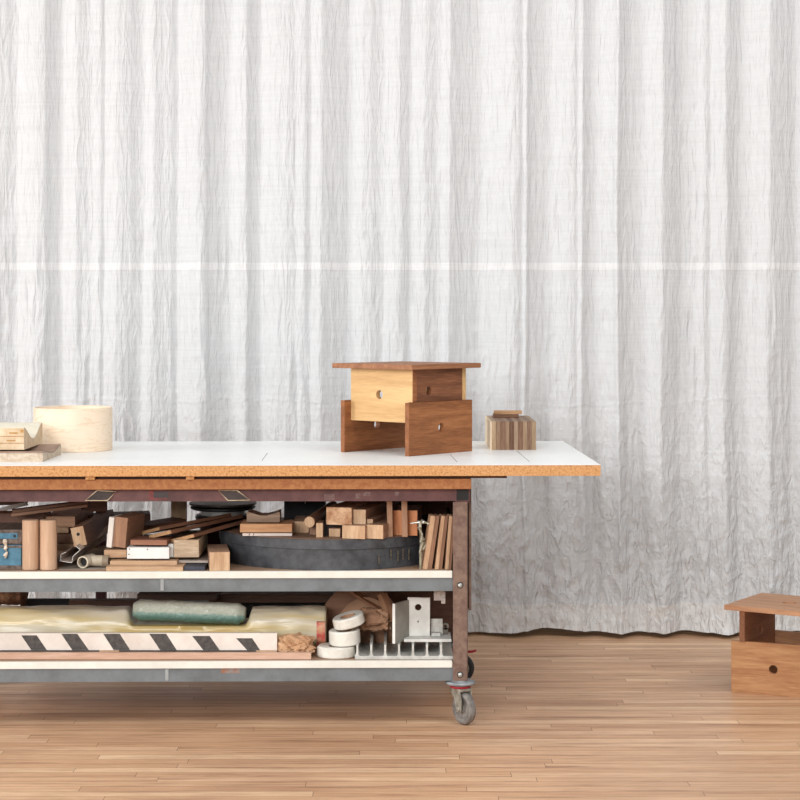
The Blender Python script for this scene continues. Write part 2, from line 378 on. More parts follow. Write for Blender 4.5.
pf = post(.182, .233, 6.355, 1)
for z in (.4815, .1745):
    bm = NB(); c = Vector((.2065, 6.353, z)); lathe(bm, [(0, .0065), (.004, .006), (.0075, .003), (.0082, 0), (0, 0)], 20, Matrix.Translation(c) @ Matrix.Rotation(PI/2, 4, 'X'))
    cp('bolt', bm, STEEL, pf, smooth=True)
    bm = NB(); lathe(bm, [(0, .0012), (.0105, .0012), (.011, 0), (0, 0)], 20, Matrix.Translation(Vector((.2065, 6.355, z))) @ Matrix.Rotation(PI/2, 4, 'X')); cp('washer', bm, DARK, pf)
cp('end_plate', bx(NB(), .238, .247, 6.39, 7.05, .39, .8155, bev=.001), POSTM)
post(.182, .236, 7.15, -1); post(-1.62, -1.56, 6.355, 1); post(-1.62, -1.56, 7.15, -1)
for p0, p1 in ((100.5, 110.5), (186, 190.5)):
    cp('rear_post', bx(NB(), (p0-400)*7.12/F, (p1-400)*7.12/F, 7.11, 7.14, .16, .771), MAROON)
# shelves
for zt, zb in ((.530, .4605), (.2212, .1515)):
    sh = cp('shelf', bx(NB(), -1.66, .178, 6.378, 7.14, zt-.022, zt, bev=.0005), SHELFT)
    cp('edge_band', bx(NB(), -1.66, .180, 6.362, 6.378, zt-.0235, zt+.0003, bev=.001), EDGEW, sh)
    bm = cchan(-1.62, .182, 6.368, zb, zt-.0235, d=.045, t=.004); cp('shelf_beam', bm, GREYS, sh)
    cp('shelf_beam', cchan(-1.62, .182, 7.09, zb, zt-.0235, d=.045, t=.004, back=True), GREYS, sh)
    cx = -.816 if zt > .5 else -.80
    cp('weld_tab', bx(NB(), cx-.006, cx+.006, 6.3655, 6.369, zb+.004, zt-.026, bev=.001), plain('weld', (165, 168, 168), .5, .3, var=30), sh)
# paint marks on the front rail and the beams
cp('paint_patch', bx(NB(), -.86, -.80, 6.3592, 6.3602, .778, .808), plain('red_paint', (142, 62, 58), .6, c2=(92, 56, 54), nscale=90))
cp('paint_patch', bx(NB(), -.845, -.795, 6.3584, 6.3592, .783, .806), plain('grey_paint', (72, 64, 66), .6, var=8))
for x0, x1, z0, z1 in ((-.152, -.136, .780, .797), (-.128, -.102, .789, .803), (-.26, -.225, .776, .796), (-.018, -.004, .79, .803)):
    cp('paint_chip', bx(NB(), x0, x1, 6.3592, 6.3602, z0, z1), plain('chipped_paint', (132, 112, 108), .7, c2=(98, 66, 64), nscale=160))
cp('rust_patch', bx(NB(), -.615, -.55, 6.3672, 6.3682, .180, .1965), plain('rust', (150, 104, 84), .8, c2=(138, 132, 128), nscale=60))
# wire label holders hanging in front of the rail
LH = plain('holder_wire', (198, 182, 156), .5, .3, var=40, nscale=80)
for pts in (((85, 500.5), (97, 490.5), (116, 491.5), (107.5, 500.5)), ((218, 490.5), (237, 490.5), (250, 500), (228, 500.5))):
    yl = 6.350+((pts[0][0]-400)*6.35/F-.2)*TH; ps = [at(a, c, yl) for a, c in pts]
    bm = NB(); tube(bm, ps, .0022, 8, True)
    bm2 = NB(); q = [Vector((0, .003, 0))+p*0.86+sum(ps, Vector())/4*.14 for p in ps]
    R = Matrix.Rotation(-TH, 4, 'Z')
    fr = [bm2.verts.new(p) for p in q]; bm2.faces.new(fr); ex = bmesh.ops.extrude_face_region(bm2, geom=bm2.faces[:])
    bmesh.ops.translate(bm2, vec=(0, .002, 0), verts=[e for e in ex['geom'] if isinstance(e, bmesh.types.BMVert)])
    for bb in (bm, bm2): bmesh.ops.transform(bb, matrix=Matrix.Translation(piv) @ R @ Matrix.Translation(-piv), verts=bb.verts)
    h = cp('wire_loop', bm, LH, smooth=True); cp('loop_plate', bm2, plain('loop_plate_paint', (70, 60, 58), .6, var=20), h)
# clamp bracket under the upper shelf at the right
bm = NB(); bx(bm, .118, .155, 6.44, 6.475, .447, .4605, bev=.001); bx(bm, .120, .16, 6.45, 6.475, .415, .447, bev=.001); bx(bm, .145, .160, 6.44, 6.45, .405, .425, bev=.002)
cp('under_shelf_bracket', bm, plain('pinkish_metal', (188, 176, 168), .5, .3, var=30, nscale=60))
# casters
TYRE = plain('grey_rubber', (132, 126, 120), .8, c2=(98, 92, 88), nscale=40); TYREB = plain('dark_rubber', (52, 50, 52), .7, var=12)
FORK = plain('zinc_fork', (176, 172, 160), .45, .5, c2=(130, 124, 112), nscale=50); REDP = plain('red_plastic', (176, 52, 66), .5, var=20)
def caster(x, y, rz, tyre, lever=False):
    bm = NB(); lathe(bm, [(0, .132), (.030, .132), (.050, .137), (.0525, .142), (.050, .146), (.036, .149), (.036, .153), (0, .153)], 36, Matrix.Translation((x, y, 0)))
    pl = cp('caster_plate', bm, plain('dusty_plate', (160, 164, 168), .55, .3, var=40), smooth=True)
    bm = NB(); lathe(bm, [(0, .124), (.034, .124), (.037, .128), (.037, .132), (0, .132)], 32, Matrix.Translation((x, y, 0))); cp('bearing_ring', bm, REDP, pl, smooth=True)
    M = Matrix.Translation((x, y, 0)) @ Matrix.Rotation(rz, 4, 'Z')      # local: wheel axle along y, trail along -x
    tx = -.022
    bm = NB(); bx(bm, tx-.012, .026, -.026, .026, .114, .124, M, .003)
    for s in (-1, 1):
        t = NB(); prism(t, [(.026, .118), (-.028, .118), (tx-.018, .08), (tx-.013, .045), (tx+.013, .045), (tx+.022, .085)], s*.0235-.0018, s*.0235+.0018)
        bmesh.ops.transform(t, matrix=M, verts=t.verts); me = bpy.data.meshes.new('t'); t.to_mesh(me); bm.from_mesh(me); t.free(); bpy.data.meshes.remove(me)
        cyl(bm, M @ Vector((tx, s*.020, .055)), M @ Vector((tx, s*.030, .055)), .009)
    cp('caster_fork', bm, FORK, pl, smooth=True)
    bm = NB(); W = M @ Matrix.Translation((tx, 0, .055)) @ Matrix.Rotation(PI/2, 4, 'X')
    lathe(bm, [(.036, -.011), (.046, -.0155), (.052, -.012), (.0548, -.005), (.0548, .005), (.052, .012), (.046, .0155), (.036, .011)], 40, W)
    cp('tyre', bm, tyre, pl, smooth=True)
    bm = NB(); lathe(bm, [(0, -.014), (.014, -.014), (.016, -.009), (.036, -.010), (.037, -.010), (.037, .010), (.016, .009), (.014, .014), (0, .014)], 36, W); cp('wheel_hub', bm, TYRE if tyre is TYRE else FORK, pl, smooth=True)
    if lever:
        bm = NB(); tube(bm, [(x+.03, y-.01, .128), (x+.05, y-.02, .12), (x+.066, y-.03, .122), (x+.082, y-.035, .128)], [.006, .005, .005, .004], 8); cp('brake_lever', bm, REDP, pl, smooth=True)
caster(.209, 6.392, math.radians(124), TYRE)
caster(.222, 7.115, math.radians(172), TYREB, True)
caster(-1.59, 6.392, math.radians(-60), TYRE); caster(-1.59, 7.115, math.radians(160), TYREB)

# ------------------------------------------------------------------ wooden stools
def panel_geo(bm, poly, t, holes, M, n=28):
    """a flat board: outline in (u,v), thickness along -w, round holes cut through"""
    e = bmesh.new()
    def loop(pts): 
        vs = [e.verts.new((a, 0, c)) for a, c in pts]
        return [e.edges.new((vs[i], vs[(i+1) % len(vs)])) for i in range(len(vs))]
    ed = loop(poly)
    for (hu, hv, r) in holes: ed += loop([(hu+r*math.cos(2*PI*i/n), hv+r*math.sin(2*PI*i/n)) for i in range(n)])
    bmesh.ops.triangle_fill(e, use_beauty=True, use_dissolve=False, edges=ed)
    ex = bmesh.ops.extrude_face_region(e, geom=e.faces[:])
    bmesh.ops.translate(e, vec=(0, t, 0), verts=[v for v in ex['geom'] if isinstance(v, bmesh.types.BMVert)])
    bmesh.ops.recalc_face_normals(e, faces=e.faces)
    be = [x for x in e.edges if x.is_manifold and x.calc_face_angle(0) > 1.2 and x.calc_length() > .04]
    bmesh.ops.bevel(e, geom=be, offset=.0012, segments=2, affect='EDGES')
    bmesh.ops.transform(e, matrix=M, verts=e.verts)
    me = bpy.data.meshes.new('t'); e.to_mesh(me); bm.from_mesh(me); bpy.data.meshes.remove(me); e.free()
    return bm
def stool(name, label, corner, ang, full, cols, group):
    t = .021
    root = thing(name, label, 'stool', (corner[0], corner[1], corner[2]), ang, group)
    s = .395; s2 = .365 if full == 'floor' else s; H = .331; z1 = .193
    # local frame: x = along lower boards, y = away from the near board
    I = Matrix.Identity(4)
    def rot(x, y, q): return Matrix.Translation((x, y, 0)) @ Matrix.Rotation(q, 4, 'Z')
    # top (flat): panel in xy with a hole
    Mt = Matrix.Translation((0, 0, H-.0)) @ Matrix.Rotation(-PI/2, 4, 'X')      # (u,0,v)->(u, v,0) , thickness down
    obj('seat_board', panel_geo(NB(), [(0, 0), (s, 0), (s, s2), (0, s2)], .018, [(s/2-(.012 if full == 'floor' else 0), s2/2, .027 if full == 'floor' else .022)], Matrix.Translation((0, 0, H-.018)) @ Matrix(((1, 0, 0, 0), (0, 0, 1, 0), (0, 1, 0, 0), (0, 0, 0, 1)))), cols[0], root)
    H2 = H-.018
    def slab(nm, x, y, q, poly, holes, mat):
        bm = panel_geo(NB(), poly, t, holes, I); o = obj(nm, bm, mat, root, (x, y, 0)); o.rotation_euler = (0, 0, q); return o
    L = .361
    slab('lower_panel', (.013 if full == 'floor' else .011), .023+(.013 if full == 'floor' else 0), math.radians(11 if full == 'floor' else 0), [(0, 0), (L, 0), (L, z1), (0, z1)], [(L/2-(.024 if full == 'floor' else 0), z1/2, .0165)], cols[1])
    slab('lower_panel', .011, .341, 0, [(0, 0), (L, 0), (L, z1), (0, z1)], [(L/2, z1/2, .0165)], cols[2])
    # cross panels: run along y
    a = .118
    for x in ((.045, .330) if full != 'floor' else (.045, .330)):
        poly = [(.0205, a), (.308, a), (.308, H2), (.002, H2), (.002, z1+.0005), (.0205, z1+.0005)]
        # u along +y: rotate 90 deg, thickness then runs to -x, so shift by t
        slab('cross_panel', x+t, .034, PI/2, poly, [(.164, (a+H2)/2+.002, .0165)], cols[3])
    if full is True:
        obj('edge_strip', bx(NB(), .045, .066, .0342, .0359, z1+.001, H2), cols[2], root)
        slab('upper_panel', .045+t+.0005, .036, 0, [(0, z1+.0005), (.262, z1+.0005), (.262, H2), (0, H2)], [(.068, (z1+H2)/2-.020, .0165)], cols[4])
    return root
WAL = wood((172, 106, 60), (124, 70, 36), 'x', 9); WAL2 = wood((150, 92, 58), (104, 60, 36), 'x', 9)
WAL3 = wood((180, 120, 80), (140, 88, 56), 'x', 9); BIR = wood((226, 182, 122), (202, 154, 98), 'x', 7)
OAK = wood((204, 148, 98), (170, 112, 68), 'x', 9); OAKD = wood((176, 124, 84), (140, 94, 62), 'x', 9)
stool('slotted_stool', 'small slotted wooden stool standing on the white workbench top', (.0432, 6.65, .9005), math.radians(48.7), True, (WAL3, WAL, WAL, BIR, WAL2), 'slotted wooden stools')
stool('slotted_stool', 'small slotted wooden stool standing on the floor, cut by right photo edge', (1.208, 6.895, 0.0), math.radians(-33), 'floor', (wood((202, 148, 108), (174, 120, 84), 'x', 9), OAK, OAKD, wood((172, 116, 82), (140, 88, 60), 'x', 9), OAK), 'slotted wooden stools')

# ------------------------------------------------------------------ things on the bench top
TZ = .9003
bm = NB(); R_ = .148
lathe(bm, [(0, 0), (R_-.002, 0), (R_, .002), (R_, .161), (R_-.001, .162), (R_-.006, .162), (R_-.007, .161), (R_-.007, .008), (0, .008)], 96)
m, nt, b = nodes('bent_maple_veneer')
v = coords(nt, (1, 1, 5)); n = noise(nt, v, 5, 3, .55, 1.2); w1 = nt.nodes.new('ShaderNodeMath'); w1.operation = 'MULTIPLY'; w1.inputs[1].default_value = 9
nt.links.new(n, w1.inputs[0]); w2 = nt.nodes.new('ShaderNodeMath'); w2.operation = 'PINGPONG'; w2.inputs[1].default_value = 1; nt.links.new(w1.outputs[0], w2.inputs[0])
nt.links.new(ramp(nt, w2.outputs[0], [(0, (222, 194, 164)), (.18, (234, 212, 186)), (1, (236, 216, 192))]), b.inputs['Base Color']); b.inputs['Roughness'].default_value = .5
o = obj('round_box', bm, m, loc=(-1.239, 7.01, TZ), smooth=True); tag(o, 'pale round bentwood hoop box, open at the top, on the bench', 'box')
PLYF = plain('plywood_layers', (222, 200, 170), .7, c2=(196, 168, 132), nscale=16); PLYD = plain('plywood_weathered', (206, 190, 168), .8, c2=(180, 158, 136), nscale=50)
def arcprofile(y0, y1, zt0, zv, zt1, zb, n=14, flat=.12):
    pts = [(y0, zb), (y0, zt0)]
    for i in range(n+1):
        t = i/n; yy = y0+(y1-y0)*(flat+(1-flat-.02)*t)
        zz = (zt0 if t < .42 else zt1)*(1-math.sin(PI*min(1, max(0, t)))**1.6)+zv*math.sin(PI*t)**1.6
        pts.append((yy, zz))
    pts += [(y1, zt1), (y1, zb)]
    return pts
t1 = thing('shaped_block', 'weathered plywood block with dished brown top, lowest of the two at left table end', 'block', (-1.24, 6.424, TZ), 0, 'shaped plywood blocks at the left end')
obj('block_body', prism(NB(), arcprofile(0, .345, .030, .018, .034, 0), 0, -.40, 'x'), PLYD, t1)
tp = arcprofile(0.001, .344, .031, .019, .0355, 0)[1:-1]
obj('top_veneer', prism(NB(), tp+[(a, c+.003) for a, c in tp[::-1]], -.001, -.399, 'x'), plain('brown_veneer', (168, 140, 122), .6, c2=(140, 110, 94), nscale=12), t1)
t2 = thing('saddle_block', 'pale plywood saddle block with a deep curved valley, resting on weathered block', 'block', (-1.316, 6.475, TZ+.0385), 0, 'shaped plywood blocks at the left end')
obj('block_body', prism(NB(), arcprofile(0, .335, .075, .028, .075, 0, 20, .03), 0, -.34, 'x'), PLYF, t2)
pr = arcprofile(0.001, .334, .0752, .0285, .0752, 0, 20, .03)[1:-1]
obj('inner_veneer', prism(NB(), pr+[(a, c+.002) for a, c in pr[::-1]], -.001, -.339, 'x'), plain('cream_veneer', (228, 218, 198), .6, var=12), t2)
for z in (.022, .046):
    obj('glue_line', bx(NB(), -.339, -.0006, -.0006, 0, z, z+.0022), plain('glue', (176, 130, 84), .7, var=30, nscale=90), t2)
for x0, x1, z0, z1 in ((-.052, -.022, .056, .061), (-.06, -.03, .030, .034), (-.012, -.002, .06, .07)):
    obj('knot', bx(NB(), x0, x1, -.0008, 0, z0, z1), plain('knotwood', (190, 142, 82), .7, var=30, nscale=90), t2)
# laminated block
t3 = thing('laminated_block', 'block laminated from upright wood strips, near the right end of the bench', 'block', (.347, 7.008, TZ))
tones = [tuple(int(v*.9) for v in q) for q in [(206, 172, 136), (176, 138, 108), (160, 122, 94), (178, 140, 112), (132, 92, 68), (182, 148, 120), (150, 112, 84), (186, 150, 118), (160, 124, 98), (192, 158, 124)]]
x = 0
obj('side_veneer', bx(NB(), -.004, 0, .001, .43, 0, .107), plain('pale_side', (232, 208, 176), .6, var=10), t3)
for i, c in enumerate(tones):
    wd = .1686/len(tones)
    obj('strip', bx(NB(), x+.0002, x+wd-.0002, 0, .43, 0, .1075, bev=.0006), wood(c, tuple(max(0, k-34) for k in c), 'z', 14), t3); x += wd
p = at(508, 417, 7.05)
o = obj('wood_offcut', bx(NB(), -.054, .046, 0, .06, 0, .013, bev=.001), wood((140, 96, 70), (104, 66, 46), 'x'), loc=(.421, 7.28, TZ+.108)); tag(o, 'dark wood offcut lying directly on the laminated block', 'offcut', 'offcuts on the laminated block')
o = obj('wood_offcut', bx(NB(), -.050, .060, 0, .05, 0, .013, bev=.001), wood((206, 164, 118), (170, 122, 80), 'x'), loc=(.421, 7.283, TZ+.1214)); tag(o, 'light wood offcut, topmost piece of the pile on laminated block', 'offcut', 'offcuts on the laminated block')

# ------------------------------------------------------------------ upper shelf
U = .5304; LO = .2216
def Yat(z, py): return (CAMZ-z)*F/(py-318)
def block(name, label, cat, px0, px1, py0, py1, mat, z=None, Y=None, d=.1, yaw=0, roll=0, group='wood offcuts on the upper shelf', bev=.0012, endmat=None, sub='end_grain'):
    """a block whose front face fills the given image rectangle; it stands at height z or depth Y and runs d back"""
    if Y is None: Y = Yat(z, py1)
    a = at(px0, py1, Y); c = at(px1, py0, Y); w_ = c.x-a.x
    if z is None: z = a.z
    h = c.z-z
    M = Matrix.Rotation(-math.radians(roll), 4, 'Y')
    loc = Vector(((a.x+c.x)/2, Y, z)); 
    if endmat is None:
        o = obj(name, bx(NB(), -w_/2, w_/2, 0, d, 0, h, M, bev), mat, loc=loc); o.rotation_euler = (0, 0, math.radians(yaw))
    else:
        o = thing(name, label, cat, loc, math.radians(yaw), group)
        obj('body', bx(NB(), -w_/2, w_/2, .0012, d, 0, h, M, bev), mat, o); obj(sub, bx(NB(), -w_/2+.0008, w_/2-.0008, 0, .0013, .0008, h-.0008, M), endmat, o)
    return tag(o, label, cat, group)
def board(name, label, P0, P1, w_, t, mat, cat='board', group='long boards on the upper shelf', roll=0, endmat=None, hole=None):
    """board from P0 to P1 (centres of its two ends)"""
    P0, P1 = Vector(P0), Vector(P1); d = P1-P0; L = d.length; dx = d.normalized()
    side = Vector((0, 0, 1)).cross(dx).normalized(); up = dx.cross(side)
    R = Matrix((dx, side, up)).transposed().to_4x4() @ Matrix.Rotation(math.radians(roll), 4, 'X')
    if endmat is None:
        o = obj(name, bx(NB(), 0, L, -w_/2, w_/2, -t/2, t/2, None, .001), mat)
    else:
        o = thing(name, label, cat, (0, 0, 0), 0, group)
        obj('body', bx(NB(), .0012, L, -w_/2, w_/2, -t/2, t/2, None, .001), mat, o); e = obj('end_grain', bx(NB(), 0, .0013, -w_/2+.0006, w_/2-.0006, -t/2+.0006, t/2-.0006), endmat, o)
        if hole:
            bm = NB(); cyl(bm, (-.0006, hole[0], hole[1]), (.001, hole[0], hole[1]), hole[2]); obj('hole', bm, DARK, o)
    o.matrix_world = Matrix.Translation(P0) @ R
    return tag(o, label, cat, group)
TAN = wood((208, 170, 132), (178, 138, 102), 'y', 12); TANX = wood((206, 168, 130), (176, 134, 98), 'x', 12); END = wood((216, 180, 142), (184, 142, 104), 'z', 16)
MIDB = wood((168, 124, 96), (136, 96, 72), 'y', 12); MIDX = wood((164, 120, 92), (128, 88, 64), 'x', 12); DKY = wood((110, 72, 52), (78, 48, 36), 'y', 12); DKX = wood((112, 74, 54), (80, 50, 38), 'x', 12)
REDD = wood((160, 104, 80), (120, 74, 56), 'x', 12); ORG = wood((228, 150, 96), (198, 120, 72), 'z', 14)
# blue toolbox
tb = thing('toolbox', 'blue metal toolbox with a white lid latch at the left photo edge', 'toolbox', (-1.386, 6.40, U))
BLU = plain('blue_enamel', (86, 134, 156), .5, .1, c2=(62, 106, 130), nscale=25); BRN = plain('worn_trim', (118, 104, 96), .6, .3, var=40, nscale=60)
obj('body', bx(NB(), -.22, .076, 0, .25, 0, .085, bev=.003), BLU, tb)
lid = obj('lid', bx(NB(), -.222, .079, -.002, .252, .0865, .138, bev=.005), BRN, tb)
obj('lid_plate', bx(NB(), -.215, .064, -.005, -.002, .106, .126, bev=.001), BLU, lid)
for x in (-.012, .054):
    bm = NB(); cyl(bm, (x, -.007, .116), (x, -.005, .116), .0048); obj('rivet', bm, DARK, lid)
obj('trim_strip', bx(NB(), -.221, .078, -.003, -.0002, 0, .014, bev=.001), BRN, tb); obj('trim_strip', bx(NB(), -.221, .078, -.003, -.0002, .075, .083, bev=.001), BRN, tb)
bm = NB(); bxv = [(.022, -.009, .104), (.022, -.013, .096), (.025, -.012, .085), (.024, -.013, .073), (.029, -.012, .062), (.022, -.012, .050), (.026, -.010, .042)]
tube(bm, bxv, [.007, .0085, .0045, .0075, .004, .008, .006], 10); bx(bm, .018, .028, -.011, -.002, .094, .10); obj('latch', bm, plain('cream_metal', (222, 206, 188), .5, .2, var=20), tb, smooth=True)
# upright dowels
for (a, c, lb) in ((23.5, 40.2, 'upright light wood cylinder next to the blue toolbox'), (41, 58, 'upright light wood cylinder, right one of the pair')):
    bm = NB(); r = (c-a)/2*6.42/F; h = .172
    cyl(bm, (0, 0, 0), (0, 0, h), r, 40)
    o = obj('wooden_cylinder', bm, wood((212, 174, 142), (190, 148, 116), 'z', 8), loc=(((a+c)/2-400)*6.42/F, 6.40, U), smooth=True); tag(o, lb, 'cylinder', 'upright wooden cylinders')
# boards pile behind the cylinders
Yb = 6.62
block('board_offcut', 'pale board end sticking out behind the upright cylinders, lowest layer', 'offcut', 50, 75, 544, 551, TAN, Y=Yb, d=.4)
block('board_offcut', 'brown board end behind the upright cylinders, above the lowest layer', 'offcut', 48, 74, 533, 544, MIDB, Y=Yb+.03, d=.38)
block('board_offcut', 'thin tan board end behind the upright cylinders, third layer up', 'offcut', 46, 68.5, 527, 533, TAN, Y=Yb+.01, d=.4)
block('board_offcut', 'reddish tan board end behind the cylinders, top of its pile', 'offcut', 44, 75, 516.5, 527, wood((192, 144, 110), (160, 112, 82), 'x', 12), Y=Yb, d=.4)
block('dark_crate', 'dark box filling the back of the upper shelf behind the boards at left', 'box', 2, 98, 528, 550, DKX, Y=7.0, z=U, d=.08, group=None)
block('board_offcut', 'dark reddish board lying across the toolbox lid', 'offcut', -20, 46, 513.5, 526, wood((124, 82, 62), (92, 58, 44), 'x', 12), Y=6.62, d=.10)
# white sheet and two long dark boards sloping up
board('paper_sheet', 'white sheet of card sticking out under the dark boards at far left', at(-20, 514.5, 6.74), at(27, 503.5, 6.80), .07, .003, plain('white_card', (226, 224, 216), .7, var=10), 'sheet', None, roll=3)
board('long_board', 'long dark walnut board sloping up behind the cylinders, lower one', at(11, 514.5, 6.50), at(87, 505, 6.56), .05, .010, wood((150, 108, 82), (112, 78, 60), 'x', 12))
board('long_board', 'long dark walnut board sloping up behind the cylinders, upper one', at(12, 511.0, 6.52), at(87, 501.5, 6.58), .05, .010, wood((138, 98, 76), (104, 70, 54), 'x', 12))
board('long_board', 'dark reddish board in top left corner of the upper shelf', at(-20, 502, 6.86), at(26, 501.5, 6.86), .08, .018, DKX)
board('long_board', 'short dark board end right of the sloping walnut boards', at(86, 506, 6.62), at(102, 504.5, 6.66), .08, .036, wood((104, 68, 54), (80, 50, 40), 'x', 12))
board('long_board', 'wide dark board lying flat behind the drilled beam', at(70, 519, 6.95), at(150, 516, 7.0), .12, .03, DKX)
# drilled beam
board('drilled_beam', 'brown square beam with a round hole in its pale end', at(78.6, 536.5, 6.48), at(109, 519, 6.98), .046, .068, wood((158, 112, 86), (130, 88, 66), 'x', 12), 'beam', None, roll=-12, endmat=END, hole=(0, .008, .006))
# aluminium channel
bm = NB(); t_ = .0018
pc = at(68.5, 556, 6.44)
prof = [((a-68.5)*6.44/F, -(c-556)*6.44/F) for a, c in ((76, 546), (80.5, 549.5), (73, 556), (71.5, 562.5), (60, 561), (61, 554.5), (66, 552.5))]
bm2 = NB()
for i in range(len(prof)-1):
    a = Vector((prof[i][0], 0, prof[i][1])); c = Vector((prof[i+1][0], 0, prof[i+1][1])); n_ = Vector((-(c-a).z, 0, (c-a).x)).normalized()*t_
    q = [(a.x, a.z), (c.x, c.z), (c.x+n_.x, c.z+n_.z), (a.x+n_.x, a.z+n_.z)]
    prism(bm, q, 0.001, .42); prism(bm2, q, -.0005, .001)
ch_ = thing('metal_channel', 'bent grey aluminium channel with bright cut end below the drilled beam', 'channel', pc); ch_.rotation_euler = (math.radians(4), 0, math.radians(-7))
obj('channel_body', bm, plain('grey_aluminium', (196, 178, 164), .6, .0, var=25), ch_); obj('cut_end', bm2, plain('bright_cut', (236, 234, 230), .5, var=5), ch_)
bm = NB(); bx(bm, -.085, .085, 0, .22, 0, .002); p = at(84, 571, 6.40)
o = obj('metal_sheet', bm, plain('dull_sheet', (158, 148, 138), .5, .3, var=30), loc=(p.x, 6.40, U)); o.rotation_euler = (0, 0, .05); tag(o, 'thin grey metal sheet flat on the shelf under the pipe fitting', 'sheet')
# pipe fitting
pf_ = thing('pipe_fitting', 'cream plastic pipe tee fitting lying open end forward', 'pipe fitting', at(82.5, 563.5, 6.41))
pf_.location.z = U+.0232
CREAM = plain('cream_plastic', (214, 202, 182), .45, c2=(186, 170, 148), nscale=20)
def pipe(a, c, ro, ri):
    bm = NB(); a, c = Vector(a), Vector(c); d = c-a; M = Matrix.Translation(a) @ d.to_track_quat('Z', 'Y').to_matrix().to_4x4(); L = d.length
    lathe(bm, [(ri, 0), (ro-.001, 0), (ro, .001), (ro, L), (ri, L), (ri, 0)], 32, M); return bm
obj('socket', pipe((0, 0, 0), (.02, .075, 0), .021, .0165), CREAM, pf_, smooth=True)
obj('branch', pipe((.01, .05, 0), (.082, .035, 0), .0195, .016), CREAM, pf_, smooth=True)
obj('collar', pipe((.068, .038, 0), (.09, .0335, 0), .0225, .0165), plain('brown_collar', (150, 132, 112), .5, var=20), pf_, smooth=True)
bm = NB(); cyl(bm, (.004, .02, 0), (.018, .07, 0), .016); obj('bore', bm, DARK, pf_)
# flat boards, low stack
block('flat_board', 'long pale board flat on the shelf, lowest under the white block', 'board', 106, 183, 566.7, 571, TANX, z=U, d=.12, group='flat boards under the white block')
block('flat_board', 'pale board on the lowest flat board, under the white block', 'board', 110, 177, 561, 566.4, TANX, Y=6.40, d=.11, z=.5455, group='flat boards under the white block')
block('flat_board', 'short tan board end at the left under the leaning brown block', 'board', 104, 126.5, 550, 559.5, TANX, Y=6.44, d=.2, z=.5655, group='flat boards under the white block')
wbk = block('white_block', 'white painted block with small dark screw holes, front centre of upper shelf', 'block', 127, 169, 547.5, 560.5, plain('white_paint', (232, 230, 226), .5, var=10), Y=6.41, z=.5655, d=.13, group=None)
for dx_, dz in ((-.064, .034), (-.002, .033), (-.066, .016)):
    bm = NB(); cyl(bm, (dx_, -.0006, dz), (dx_, .001, dz), .0022, 12); obj('screw_hole', bm, DARK, wbk)
for k, (dx_, hh) in enumerate(((.072, .040), (.079, .047), (.086, .054))):
    pass
block('white_offcut', 'white painted offcut stepping up right behind the white block', 'block', 168, 173.5, 544, 560.5, plain('white_paint', (226, 224, 220), .5, var=10), Y=6.45, z=.5655, d=.12, group=None)
block('red_brown_block', 'flat reddish brown block lying on top of the white block', 'block', 130, 167, 540, 547, REDD, Y=6.42, z=.6115, d=.12, yaw=-4, endmat=wood((176, 120, 92), (146, 92, 68), 'x', 12))
block('brown_block', 'tall brown block with a white edge strip, tilted to the left pile', 'block', 112, 125.5, 517, 550.5, MIDB, Y=6.45, z=.600, d=.16, roll=-6, yaw=-14, endmat=wood((182, 136, 104), (150, 106, 78), 'z', 12))
block('white_strip', 'narrow white painted strip standing against the tall brown block', 'strip', 106, 111.5, 517, 550.5, plain('white_paint', (234, 228, 220), .6, var=10), Y=6.45, z=.600, d=.10, roll=-6, yaw=-14, group=None)
# plywood block and what it stands on
block('dark_slab', 'thin navy and grey slab flat on shelf below the plywood block', 'slab', 184, 205, 566.5, 570.5, plain('navy', (58, 60, 72), .5, var=15), z=U, d=.2, group=None)
block('grey_slab', 'pale grey board with dark underside, directly under the plywood block', 'slab', 178, 208, 560.5, 566, wood((186, 170, 156), (150, 132, 118), 'x', 12), Y=6.44, z=.547, d=.2, group=None)
block('plywood_block', 'squarish plywood block with visible layers, right of the white block', 'block', 173.8, 198.8, 540, 560, PLYF, Y=6.44, z=.5665, d=.30, endmat=wood((214, 188, 158), (176, 144, 112), 'x', 24), sub='layered_face')
block('square_block', 'square light block standing alone in front of the black drum', 'block', 209.5, 229.8, 552, 571, wood((178, 140, 112), (146, 110, 84), 'y', 12), z=U, d=.22, yaw=8, endmat=END)
# sloping boards crossing toward the drum
LT = wood((206, 160, 112), (176, 128, 84), 'z', 12)
def slope(lb, a, bb, Ya, Yb_, w_, t): board('long_board', lb, at(a[0], a[1], Ya), at(bb[0], bb[1], Yb_), w_, t, wood((158, 108, 80), (118, 78, 56), 'x', 12), endmat=LT, roll=-14)
slope('sloping brown board with pale end, lowest of the three beside plywood block', (182, 538.5), (240, 522), 6.46, 6.78, .105, .012)
slope('sloping brown board with pale end, middle of the three', (160, 534.5), (232, 518.5), 6.47, 6.80, .105, .013)
slope('sloping brown board with pale end, highest of the three', (150, 531.0), (222, 517.0), 6.56, 6.82, .105, .012)
board('long_board', 'dark board rising from behind the red brown block', at(138, 529, 6.76), at(180, 522, 6.86), .10, .030, DKX)
block('support_block', 'dark block hidden behind the plywood block holding up the sloping boards', 'block', 140, 176, 538, 556, DKX, Y=6.72, z=U, d=.12)
block('cardboard_panel', 'tan cardboard panel standing at the back beside a rear post', 'panel', 171, 186, 501, 540, plain('cardboard', (190, 162, 132), .85, var=22), Y=6.98, z=U, d=.01, group=None)
